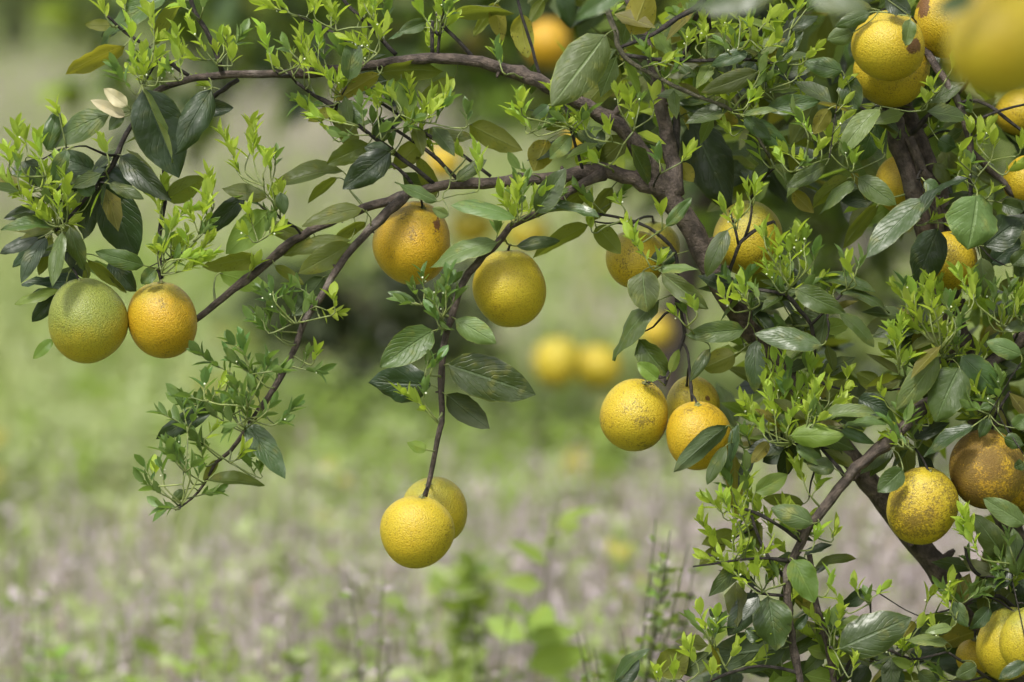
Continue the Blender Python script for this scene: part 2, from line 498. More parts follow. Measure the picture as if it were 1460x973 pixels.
mdl = b0 * 0.5 + tip * 0.5 + np.stack([np.zeros(k), np.zeros(k), h * 0.12], 1)
V = np.stack([b0 - bx, b0 + bx, mdl + bx * .8, mdl - bx * .8, tip], 1)
F3 = np.array([(0, 1, 2), (0, 2, 3), (3, 2, 4)])
pt = patch(x, y, 0.8, 1.0) + RN.normal(0, 0.22, k)
MI = np.where(pt > 0.86, 2, np.where(RN.random(k) > 0.5, 1, 0))
tag(scatter_mesh('grass', GR, V, F3, MI, np.zeros((5, 2))), 'short pale green and dry grass covering the meadow', 'grass', kind='stuff')

# tall dry stalks, mauve brown with thin seed heads
DRY = [plain_mat('dry_stalk', (0.27, 0.23, 0.215), (0.36, 0.31, 0.295), 6.0, 0.85, 0.15, (0.45, 0.38, 0.36)),
       plain_mat('dry_seed', (0.31, 0.262, 0.275), (0.41, 0.352, 0.37), 6.0, 0.85, 0.25, (0.5, 0.42, 0.42)),
       plain_mat('dry_dark', (0.12, 0.09, 0.07), (0.19, 0.14, 0.11), 6.0, 0.85)]
k = 6000
x, y = spread_on_ground(k, 5.3, 7.3, 1.0)
x[:2000] = RN.uniform(-3.4, -0.2, 2000); y[:2000] = RN.uniform(12.5, 23, 2000)
keep = ((patch(x, y, 1.1, 0.3) + RN.normal(0, 0.15, k)) > 0.47) | (y > 12)
x, y = x[keep], y[keep]; k = len(x)
h = RN.uniform(0.12, 0.32, k)
lean = RN.normal(0, 0.16, (k, 2))
b0 = np.stack([x, y, gz(x, y)], 1)
tip = b0 + np.stack([lean[:, 0] * h, lean[:, 1] * h, h], 1)
w = RN.uniform(0.0016, 0.0035, k)
ang = RN.uniform(-0.7, 0.7, k)
bx = np.stack([np.cos(ang) * w, np.sin(ang) * w, np.zeros(k)], 1)
V = np.stack([b0 - bx, b0 + bx, tip + bx * .5, tip - bx * .5], 1)
MI = np.where(RN.random(k) > 0.85, 2, 0)
tag(scatter_mesh('dry_stalks', DRY, V, np.array([(0, 1, 2), (0, 2, 3)]), MI, np.zeros((4, 2))),
    'thin dry mauve brown weed stalks standing in the meadow', 'weeds', kind='stuff')
sd_k = 7
t = RN.uniform(0.35, 1.05, (k, sd_k))[..., None]
pos = (b0[:, None] * (1 - t) + tip[:, None] * t).reshape(-1, 3) + RN.normal(0, 0.007, (k * sd_k, 3))
kk = len(pos)
V = leaves_at(pos, RN.normal(0, 1, (kk, 3)) + np.array([0, 0, .6]), RN.normal(0, 1, (kk, 3)), RN.uniform(0.010, 0.026, kk), RN.uniform(0.004, 0.010, kk))
MI = np.where(RN.random(kk) > 0.88, 2, np.where(RN.random(kk) > 0.3, 1, 0))
tag(scatter_mesh('dry_seed_heads', DRY, V, LT_F3, MI, LT_UV), 'small mauve seed heads on the dry weed stalks', 'weeds', kind='stuff')

# low green leafy weeds
GW = [leaf_mat('weed_leaf', (0.15, 0.235, 0.035), (0.22, 0.30, 0.08), 0, 0.5, 0.3, 0.35, (0.45, 0.6, 0.08)),
      leaf_mat('weed_leaf_pale', (0.26, 0.32, 0.14), (0.35, 0.40, 0.22), 0, 0.5, 0.3, 0.3, (0.5, 0.6, 0.2)),
      leaf_mat('weed_leaf_yellow', (0.32, 0.31, 0.05), (0.36, 0.34, 0.1), 0, 0.5, 0.3, 0.3, (0.6, 0.5, 0.1))]
k = 3800
x, y = spread_on_ground(k, 5.2, 12.5, .95)
pp = patch(x, y, 1.3, 2.2)
keep = (pp + RN.normal(0, 0.16, k) - np.clip((y - 6.2) * 0.05, 0, 0.12)) > 0.44
x, y = x[keep], y[keep]; k = len(x)
per = 16
hh = RN.uniform(0.08, 0.27, k)
t = RN.random((k, per)) ** 0.7
pos = np.stack([x[:, None] + RN.normal(0, 0.022, (k, per)), y[:, None] + RN.normal(0, 0.022, (k, per)), gz(x, y)[:, None] + hh[:, None] * t], 2).reshape(-1, 3)
kk = len(pos)
a = RN.uniform(0, 2 * math.pi, kk)
dr = np.stack([np.cos(a), np.sin(a), RN.uniform(-.2, .9, kk)], 1)
V = leaves_at(pos, dr, RN.normal(0, .5, (kk, 3)) + np.array([0, -.6, .6]), RN.uniform(0.022, 0.052, kk), RN.uniform(0.012, 0.026, kk))
MI = np.repeat(np.where(RN.random(k) > 0.96, 2, np.where(RN.random(k) > 0.55, 1, 0)), per)
tag(scatter_mesh('leafy_weeds', GW, V, LT_F3, MI, LT_UV), 'low bright green leafy weeds growing through the dry grass', 'weeds', kind='stuff')


# ------------------------------------------------------------------ trees standing behind
def back_tree(name, label, base, trunk_h, trunk_r, blobs, n_leaf, size, mats, mix, group=None, sway=0.1):
    """blobs: (dx,dy,dz, rx,ry,rz) crown lobes relative to the base."""
    e = bpy.data.objects.new(name, None); COL.objects.link(e)
    e.location = base
    tag(e, label, 'tree', group)
    mb = MB()
    pts = [(0, 0, -0.05, trunk_r * 1.5), (0.02, 0, trunk_h * .3, trunk_r), (sway, 0.03, trunk_h * .7, trunk_r * .85), (sway * 1.4, 0, trunk_h, trunk_r * .7)]
    s = spline(pts, 0.08)
    mb.tube(s[:, :3], s[:, 3], 10, jit=0.06)
    mb.build('trunk', M['bark'], e)
    for b in blobs:
        c = np.array(b[:3])
        st = np.array([sway * 1.2, 0, trunk_h * R.uniform(.75, .98)])
        mid = (st + c) / 2 + np.array([0, 0, 0.12])
        mb = MB()
        s = spline([(*st, trunk_r * .5), (*mid, trunk_r * .35), (*c, trunk_r * .14)], 0.08)
        mb.tube(s[:, :3], s[:, 3], 7, jit=0.05)
        mb.build('limb', M['bark'], e)
    vol = np.array([b[3] * b[4] * b[5] for b in blobs]); vol = vol / vol.sum()
    which = RN.choice(len(blobs), n_leaf, p=vol)
    B = np.array(blobs)[which]
    u = RN.normal(0, 1, (n_leaf, 3)); u /= np.linalg.norm(u, axis=1, keepdims=True)
    # clumps: jitter radius with twig tufts
    tuft = RN.integers(0, 90, n_leaf)
    tdir = RN.normal(0, 1, (len(blobs), 90, 3)); tdir /= np.linalg.norm(tdir, axis=2, keepdims=True)
    trad = RN.uniform(0.45, 1.05, (len(blobs), 90))
    pos = B[:, :3] + (tdir[which, tuft] * trad[which, tuft][:, None] + u * 0.16 * RN.random((n_leaf, 1))) * B[:, 3:]
    dr = tdir[which, tuft] * 0.5 + RN.normal(0, 0.6, (n_leaf, 3)) + np.array([0, 0, -0.25])
    V = leaves_at(pos, dr, RN.normal(0, 0.5, (n_leaf, 3)) + np.array([0, -.15, 1.0]), RN.uniform(.7, 1.25, n_leaf) * size, RN.uniform(.38, .55, n_leaf) * size)
    MI = RN.choice(len(mats), n_leaf, p=mix)
    scatter_mesh('crown', mats, V, LT_F3, MI, LT_UV, e)
    return e


CM = [M['mid'], M['olive'], M['shoot'], M['dark'], M['fresh']]
bt = P(935, 715, 4.5)
bt[2] = gz(bt[0], bt[1])
back_tree('orange_tree', 'blurred orange tree with a slim trunk standing behind the fruit laden branch', tuple(bt), 0.95, 0.045,
          [(0.1, 0, 1.45, .75, .7, .42), (-.75, -.1, 1.25, .55, .5, .34), (.8, 0, 1.15, .6, .5, .40), (-.35, .2, 1.6, .6, .5, .4), (1.3, .2, 1.5, .6, .5, .4),
           (1.0, -.2, .75, .42, .3, .22), (-1.05, .1, 1.0, .22, .25, .22), (.3, -.3, 1.05, .38, .3, .18), (.34, 0, .70, .34, .3, .26), (.42, -.1, .42, .22, .2, .12), (-.1, .1, .8, .2, .2, .12)],
          10500, .085, CM, [.30, .30, .12, .13, .15], 'orange trees of the orchard behind')
b2 = P(535, 545, 5.6); b2[2] = gz(b2[0], b2[1])
back_tree('shrub', 'dark blurred shrub in the meadow below the scarred orange', tuple(b2), 0.14, 0.02,
          [(-.05, 0, .20, .23, .15, .13), (.12, .05, .17, .18, .15, .11), (-.02, .1, .33, .20, .15, .11), (-.22, 0, .34, .14, .12, .10), (.2, .1, .34, .12, .12, .09)],
          1500, .065, CM, [.48, .03, .0, .48, .01])
bpy.data.objects['shrub']['category'] = 'shrub'
for (px, py, z, lab, blobs, nl, mixv) in [
    (15, 70, 27.0, 'dark green tree filling the upper left corner far behind', [(-.1, 0, .55, .62, .5, .5), (-1.1, 0, .8, .9, .7, .8), (.2, 0, 1.3, 1, .6, .6)], 2600, [.15, .1, 0, .7, .05]),
    (125, 78, 27.0, 'yellow green tree beside the dark one in the upper left corner', [(0, 0, .45, .38, .4, .38), (.3, 0, .8, .4, .4, .5)], 1500, [.05, .3, .3, .0, .35]),
    (300, 128, 18.5, 'green tree far behind the upright shoots of the arching branch', [(0, 0, .42, .34, .3, .34), (-.25, .1, .75, .5, .4, .35), (.35, .1, .7, .5, .4, .4)], 2600, [.45, .2, .05, .18, .12]),
    (450, 165, 15.0, 'green tree far behind the middle of the arching branch', [(0, 0, .42, .42, .4, .36), (.45, .1, .62, .5, .4, .45), (-.3, .1, .75, .4, .4, .4)], 2800, [.36, .28, .12, .06, .18]),
    (740, 230, 12.0, 'yellow green tree far behind where the two branches part', [(0, 0, .34, .34, .3, .3), (.35, .1, .6, .4, .4, .4), (-.3, .1, .62, .36, .4, .36)], 2600, [.15, .35, .2, .02, .28]),
    (1130, 380, 7.5, 'leafy green tree behind the fork and the dull orange right of the main limb', [(0, 0, .26, .26, .3, .2), (.3, .1, .45, .32, .3, .28), (-.2, .1, .52, .26, .3, .24), (.1, .1, .8, .5, .3, .3)], 2400, [.36, .26, .12, .10, .16]),
    (1220, 60, 15.0, 'green tree far behind the right half of the fruit tree', [(0, 0, .7, 1.1, .8, .7), (1.2, .1, 1.0, 1.0, .6, .8), (-1.0, .1, .8, .9, .6, .8)], 4200, [.3, .3, .12, .1, .18]),
]:
    b = P(px, py, z); s = CAM_H / (CAM_H - b[2]); b = CAM + (b - CAM) * s; b[2] = gz(b[0], b[1])
    back_tree('tree', lab, tuple(b), .5, .06, blobs, nl, .13, CM, mixv, 'orchard trees far behind')

# ------------------------------------------------------------------ the orange tree
# window origin and scale in which the measurements below were taken
REG = {'A': (0, 0, 3.6025), 'B': (350, 0, 3.6025), 'C': (700, 0, 3.6025), 'D': (1060, 0, 3.6025), 'E': (0, 240, 3.6025),
       'F': (350, 240, 3.6025), 'G': (700, 240, 3.6025), 'H': (1060, 240, 3.6025), 'I': (180, 460, 3.6025), 'J': (450, 460, 3.6025),
       'K': (800, 480, 4.424), 'L': (1060, 480, 3.6025), 'M': (860, 640, 2.9225), 'N': (1060, 703, 3.6025), 'Z': (0, 0, 1.0)}

# fruit: px, py, rx, ry, depth, green, rust, warm, label
FRUIT = [
    (124, 459, 56, 61, .00, .80, 0.11, 0.11, 'green topped orange at the far left of the photo, beside a riper one'),
    (231, 457, 51, 56, .012, .30, 0.13, .70, 'deep yellow orange touching the green one, below the thin hanging twig'),
    (588, 347, 56, 59, .045, .12, 0.22, .65, 'warm orange with a dark branching scar, below the fork of the branch'),
    (726, 412, 52, 55, .01, .18, 0.09, 0.11, 'clean yellow orange hanging below the middle branch, one dark dot on it'),
    (594, 759, 52, 53, -.02, .08, 0.13, 0.15, 'front orange of the pair hanging lowest on the long twig'),
    (620, 728, 48, 49, .05, .33, 0.11, 0.08, 'green shouldered orange half hidden behind the lowest hanging one'),
    (905, 592, 50, 51, .00, .06, 0.40, 0.20, 'orange with sooty specks, leftmost of the tight cluster of three'),
    (987, 578, 40, 40, .065, .30, 0.29, 0.15, 'orange at the back of the tight cluster, twigs crossing its green top'),
    (996, 622, 48, 50, -.022, .06, 0.26, .60, 'orange with a dark pointed leaf lying across it, in the cluster'),
    (1267, 65, 53, 51, -.04, .20, 0.22, 0.24, 'orange with a small leaf and brown scar, at the upper right'),
    (1271, 99, 54, 53, .035, .16, 0.18, 0.24, 'orange mostly hidden, peeping out below the scarred upper right one'),
    (1352, 32, 50, 52, .02, .12, 0.18, 0.30, 'orange with a brown patch, squeezed beside the blurred foreground orange'),
    (1428, 62, 78, 80, -1.25, .05, 0.04, 0.14, 'large blurred orange close to the camera in the upper right corner'),
    (1288, 262, 41, 42, .11, .10, 0.15, 0.32, 'shaded orange partly hidden behind the twin upright stems'),
    (1066, 340, 51, 52, .055, .38, 0.14, 0.15, 'dull orange right of the main limb with a forked twig before it'),
    (905, 371, 42, 42, .065, .28, 0.26, 0.15, 'orange half covered by a leaf tuft, left of the main limb'),
    (932, 352, 37, 36, .145, .60, 0.26, 0.22, 'dull green yellow orange tucked between the leaf tuft and the main limb'),
    (1352, 373, 43, 42, .03, .12, 0.33, 0.37, 'orange between a black leaf and a round wavy leaf'),
    (1315, 722, 50, 55, -.03, .08, 0.63, 0.20, 'black speckled orange hanging just in front of the thick limb'),
    (1407, 670, 54, 58, -.01, .06, 1.05, .70, 'brown russeted orange at the right edge, above the leaf tuft'),
    (1453, 688, 40, 44, .06, .06, .75, .70, 'orange half hidden behind the brown russeted one at the right edge'),
    (1437, 918, 43, 52, .01, .40, 0.17, 0.11, 'pale yellow orange in the lower right corner'),
    (1470, 915, 40, 50, -.045, .45, 0.15, 0.08, 'pale orange cut off by the frame in the lower right corner'),
    (1388, 938, 26, 27, .08, .10, 0.11, 0.26, 'small bit of orange showing between dark leaves at the lower right'),
    (1462, 258, 30, 36, .04, .08, 0.26, 0.37, 'orange cut off by the right edge, below the leaning bare stem'),
    (1455, 160, 36, 34, .16, .20, 0.15, 0.24, 'orange behind thin twigs, below the blurred foreground orange'),
    (795, 517, 34, 37, 3.6, .10, 0.04, 0.04, 'blurred orange behind, the left one of a pair over the meadow'),
    (853, 524, 33, 34, 3.7, .08, 0.04, 0.04, 'blurred orange behind, the right one of a pair over the meadow'),
    (780, 62, 32, 35, 2.6, .05, 0.04, .90, 'blurred deep orange behind, under the spotted leaves at the top'),
    (682, 66, 26, 28, 4.8, .45, 0.04, 0.14, 'pale blurred orange behind the twigs at the top centre'),
    (672, 322, 33, 30, 4.4, .45, 0.04, 0.20, 'blurred orange behind, next to the scarred orange'),  # green raised to dim the rind; stands for shade it does not get
    (752, 330, 36, 30, 4.2, .50, 0.04, 0.17, 'blurred orange behind, just above the clean yellow one'),  # shade put into the colour: greener because no crown shades it
    (1042, 28, 27, 25, 2.2, .10, 0.04, 0.24, 'blurred yellow orange behind the fork at the top of the crown'),
    (632, 232, 25, 25, 3.4, .15, 0.04, 0.35, 'blurred orange glimpsed behind the crossing twigs between two branches'),
    (828, 196, 22, 26, 2.6, .10, 0.04, 0.39, 'blurred orange glimpsed below the big pale green leaf'),
    (936, 474, 23, 23, 3.4, .10, 0.04, 0.30, 'pale blurred orange above the tight cluster of three'),
]

# limbs: each row px, py, depth, radius px
LIMB = {
 'trunk': [(1660, 1705, .30, 62), (1600, 1400, .26, 44), (1500, 1020, .18, 34), (1375, 856, .11, 18), (1300, 764, .09, 17), (1226, 670, .07, 16), (1165, 585, .06, 15), (1095, 500, .05, 14.5), (1030, 412, .03, 16.5), (988, 332, .015, 16), (948, 272, .0, 16), (938, 255, 0, 13)],
 'branch': [
  [(950, 275, 0, 14), (921, 226, -.005, 12), (885, 180, -.01, 11), (838, 153, -.015, 10), (780, 122, -.02, 9.5), (700, 92, -.02, 8.5), (630, 83, -.015, 8), (560, 88, -.01, 7.5), (505, 96, -.005, 6.8), (450, 103, 0, 6.4), (390, 106, 0, 5.8), (325, 107, .005, 5.5), (270, 113, .01, 5), (228, 127, .012, 4.6), (212, 140, .015, 3)],
  [(962, 280, .005, 13), (958, 235, .01, 11.5), (948, 180, .015, 10.5), (936, 120, .02, 9), (925, 70, .03, 8), (905, 20, .04, 7), (880, -60, .05, 6)],
  [(945, 272, .0, 12.5), (905, 256, -.005, 11), (858, 243, -.005, 10.5), (805, 251, -.005, 8.5), (740, 258, 0, 8), (690, 262, .005, 7.5), (625, 265, .01, 7), (570, 281, .015, 6.8), (520, 297, .02, 6.6), (470, 316, .02, 6.4), (430, 336, .02, 6), (390, 368, .025, 5.6), (350, 400, .025, 5.4), (318, 425, .03, 5.2), (283, 453, .035, 4.6), (240, 478, .05, 3.6)],
  [(582, 277, .012, 6), (553, 303, -.01, 5.8), (507, 350, -.02, 5.5), (482, 382, -.022, 5.2), (454, 428, -.022, 5), (434, 460, -.02, 4.6), (416, 507, -.018, 4.4), (382, 568, -.015, 4), (352, 610, -.012, 3.6), (328, 643, -.01, 3), (308, 660, -.01, 2.6), (291, 690, -.008, 2), (274, 711, -.006, 1.7), (250, 728, -.005, 1.2)],
  [(858, 246, -.008, 7), (810, 274, -.02, 6), (764, 305, -.03, 5), (728, 323, -.035, 5), (702, 355, -.035, 5.5), (680, 376, -.032, 5.5), (657, 408, -.03, 5.2), (644, 452, -.028, 5), (633, 490, -.026, 4.6), (629, 540, -.025, 4.3), (630, 575, -.024, 4.2), (629, 602, -.022, 4.2), (621, 643, -.016, 3.6), (613, 680, -.01, 3.4), (606, 708, -.012, 3)],
  [(846, -60, -.06, 4.4), (861, 0, -.055, 4.2), (878, 46, -.05, 3.9), (888, 80, -.048, 3.6), (944, 114, -.045, 2.9), (991, 136, -.04, 2.6), (1044, 158, -.03, 2.2), (1075, 190, -.02, 2.3), (1098, 225, -.01, 2)],
  [(1268, 120, .05, 12.5), (1272, 160, .05, 13), (1284, 205, .045, 13), (1297, 255, .04, 13.5), (1312, 305, .05, 14), (1326, 350, .07, 14), (1352, 430, .10, 15), (1390, 560, .13, 17), (1430, 720, .15, 20), (1500, 1000, .18, 26)],
  [(1287, 110, .08, 9), (1292, 155, .08, 11), (1312, 200, .075, 11), (1335, 258, .07, 11.5), (1348, 300, .07, 12), (1350, 360, .08, 12), (1362, 440, .10, 12)],
  [(1296, 195, .03, 7), (1310, 230, .032, 8), (1326, 268, .04, 8.5), (1335, 300, .05, 8), (1340, 350, .075, 8)],
  [(1298, 30, .03, 5), (1326, 80, .01, 5.6), (1345, 112, 0, 5.6), (1362, 138, 0, 5.4), (1379, 182, 0, 4.8), (1384, 214, 0, 5), (1400, 232, .01, 4.8), (1420, 250, .02, 4.8), (1440, 272, .03, 4.8), (1462, 300, .05, 5), (1520, 360, .1, 7), (1500, 700, .16, 14)],
  [(1520, 440, .06, 9), (1470, 475, .04, 9), (1400, 525, .0, 8.5), (1321, 577, -.03, 8.2), (1274, 622, -.045, 8), (1234, 656, -.05, 8), (1205, 684, -.05, 7.8), (1173, 727, -.045, 7.4), (1155, 748, -.045, 7), (1136, 786, -.04, 6.4), (1123, 815, -.04, 6), (1124, 870, -.035, 5.2), (1134, 935, -.03, 5), (1146, 1000, -.03, 4.6)],
  [(1155, 790, -.02, 4), (1164, 860, -.015, 4.2), (1180, 920, -.01, 4.2), (1194, 1000, 0, 4.5)],
  [(1600, -160, .0, 12), (1520, -130, -.5, 10), (1440, -60, -1.22, 6), (1424, -10, -1.25, 4)],
 ],
 'twig': [
  [(266, -30, 0, 3), (278, 17, 0, 3.4), (300, 55, 0, 3.6), (317, 102, 0, 3.8)],
  [(150, 20, -.01, 1.6), (178, 46, 0, 2.4), (222, 75, .005, 2.6), (269, 108, .01, 2.8)],
  [(340, 114, .01, 3.6), (318, 128, .02, 3.4), (303, 140, .025, 3.2), (270, 165, .035, 2.6)],
  [(219, 136, .012, 4.2), (229, 165, .01, 4), (233, 215, .02, 3.6), (234, 290, .02, 3.4), (226, 343, .02, 3.2), (230, 398, .016, 3)],
  [(222, 140, .012, 3.6), (190, 175, .02, 3.8), (172, 207, .02, 3.6), (160, 236, .02, 3.4), (133, 270, .015, 3), (95, 315, 0, 2.4), (78, 330, 0, 2)],
  [(478, -20, 0, 2.6), (489, 0, 0, 2.8), (528, 39, 0, 3), (564, 78, -.01, 3.4)],
  [(425, 22, .01, 2), (469, 44, .01, 2.6), (492, 60, .005, 2.8), (505, 92, 0, 3)],
  [(622, 20, -.01, 2), (636, 42, -.01, 2.6), (655, 60, -.012, 2.8), (674, 82, -.015, 3)],
  [(617, 30, -.015, 2), (616, 52, -.015, 2.8), (617, 78, -.015, 3)],
  [(637, -30, -.02, 2), (632, 10, -.02, 2.2), (627, 50, -.018, 2.2), (624, 80, -.015, 2.4)],
  [(422, 117, -.01, 2.4), (450, 137, 0, 2.6), (478, 153, 0, 2.8), (530, 194, 0, 3), (591, 240, .005, 3.2), (618, 262, .01, 3.4)],
  [(540, 170, 0, 1.8), (564, 186, 0, 2.4), (614, 219, 0, 2.6), (654, 258, .005, 2.8)],
  [(540, 145, .01, 1.6), (555, 155, .01, 2), (616, 197, .008, 2.3), (660, 222, .005, 2.4), (700, 252, .005, 2.6)],
  [(558, 233, 0, 2), (578, 250, 0, 2.4), (592, 270, .01, 2.6)],
  [(735, -20, -.02, 2.2), (741, 12, -.02, 2.2), (755, 55, -.02, 2.3), (771, 115, -.02, 2.4)],
  [(806, 146, -.02, 2.2), (812, 175, -.02, 2.3), (820, 205, -.015, 2.3), (831, 243, -.01, 2.4)],
  [(887, 78, -.048, 3.2), (950, 86, -.045, 2.9), (1019, 86, -.04, 2.6), (1060, 84, -.03, 2.4), (1110, 92, -.02, 2.2)],
  [(884, 68, -.048, 2.6), (930, 50, -.04, 3), (966, 26, -.03, 3.4), (1000, 4, -.02, 3.8), (1030, -40, 0, 4)],
  [(990, 30, .0, 4), (1003, 10, .0, 4), (1012, 40, .01, 3), (985, 60, .03, 3.4), (963, 110, .04, 4), (965, 170, .04, 4.4), (962, 240, .03, 5)],
  [(966, 424, .01, 2.8), (972, 450, .01, 2.8), (976, 476, .01, 2.8), (968, 500, .01, 2.6), (956, 525, .0, 2.4), (948, 550, -.005, 2.2)],
  [(974, 490, .01, 2), (981, 505, .005, 2), (984, 540, -.0, 2.1), (987, 574, -.02, 2.1)],
  [(965, 440, .012, 3), (964, 410, .01, 2.8), (962, 360, .0, 2.6), (925, 325, -.01, 2.4), (890, 312, -.01, 2.2), (850, 305, -.012, 2), (800, 295, -.02, 1.8)],
  [(1104, 316, -.01, 2.2), (1088, 322, -.01, 2.6), (1074, 330, -.01, 2.8), (1056, 346, -.01, 2.8), (1046, 370, -.005, 2.6), (1038, 394, .0, 2.8), (1030, 420, .01, 3)],
  [(1072, 292, -.02, 1.5), (1070, 315, -.015, 1.8), (1062, 340, -.01, 2)],
  [(1040, 300, -.015, 1.4), (1048, 325, -.012, 1.7), (1053, 348, -.01, 2)],
  [(1050, 416, -.01, 2.2), (1085, 414, -.015, 2.4), (1121, 421, -.015, 2.8), (1140, 442, -.015, 3), (1157, 464, -.01, 3), (1160, 500, .0, 3.2), (1160, 560, .03, 3.6), (1168, 590, .05, 4)],
  [(1200, 420, -.02, 1.8), (1180, 440, -.018, 2), (1158, 462, -.012, 2.2)],
  [(1368, 147, 0, 2.6), (1393, 144, -.005, 2.6), (1420, 158, -.01, 2.4), (1445, 178, -.01, 2.2), (1470, 195, -.01, 2)],
  [(1381, 184, 0, 2.2), (1396, 172, -.01, 2.2), (1415, 161, -.015, 2), (1462, 149, -.02, 1.8)],
  [(1384, 214, 0, 3), (1382, 240, .0, 3), (1384, 280, .01, 2.6), (1376, 320, .02, 2)],
  [(1300, 190, .035, 4.6), (1325, 165, .02, 4), (1354, 142, .01, 3.4), (1375, 125, .0, 2.2), (1388, 100, 0, 1.5)],
  [(1225, 152, .02, 1.8), (1245, 164, .03, 2.2), (1270, 180, .04, 2.8)],
  [(988, 808, -.06, 1.2), (1010, 805, -.06, 1.6), (1060, 798, -.055, 2), (1095, 796, -.05, 2.2), (1124, 800, -.042, 3.4)],
  [(1043, 722, -.06, 1.8), (1075, 730, -.055, 2.2), (1110, 750, -.05, 2.4), (1142, 772, -.045, 2.8)],
  [(1072, 735, -.03, 2.2), (1083, 770, -.035, 2.4), (1098, 800, -.035, 2.6), (1118, 822, -.036, 3)],
  [(1010, 790, -.02, 1.5), (1060, 828, -.02, 2), (1085, 846, -.025, 2.2), (1122, 850, -.03, 2.6)],
  [(1171, 640, -.03, 2.2), (1196, 668, -.04, 2.6), (1206, 684, -.045, 3)],
  [(1070, 637, -.02, 2), (1110, 633, -.02, 2.2), (1140, 634, -.01, 2.6), (1180, 640, .04, 3)],
  [(1290, 560, -.02, 2), (1310, 530, -.02, 2.4), (1345, 515, -.02, 2.6), (1400, 525, .0, 3)],
  [(1372, 560, .0, 2.4), (1400, 590, .0, 2.6), (1405, 615, .0, 2.4)],
  [(1440, 560, .02, 2), (1420, 590, .01, 2), (1412, 615, 0, 2)],
  [(1500, 800, .1, 6), (1450, 815, .04, 4), (1410, 825, .0, 3), (1385, 810, -.02, 2.4), (1375, 780, -.03, 1.8)],
  [(1500, 950, .1, 6), (1440, 862, .05, 3.4), (1400, 850, .0, 2.6), (1370, 862, -.02, 2)],
  [(1190, 985, 0, 3), (1220, 935, -.01, 2.6), (1260, 925, -.02, 2.4), (1300, 940, -.02, 2), (1350, 930, -.02, 1.8)],
  [(1350, 930, -.02, 2), (1390, 955, .0, 2.4), (1440, 985, .04, 3)],
  [(1140, 960, -.03, 3), (1090, 950, -.03, 2.4), (1040, 960, -.03, 2.2), (985, 985, -.03, 2)],
  [(1060, -20, -.55, 2.6), (1100, -8, -.55, 2), (1180, -2, -.55, 1.6)],
  [(1440, -60, -1.22, 3), (1380, -20, -1.2, 2.4), (1345, -2, -1.2, 2)],
  [(1600, -160, .0, 5), (1300, -120, -.3, 4), (1060, -20, -.55, 2.6)],
 ],
}

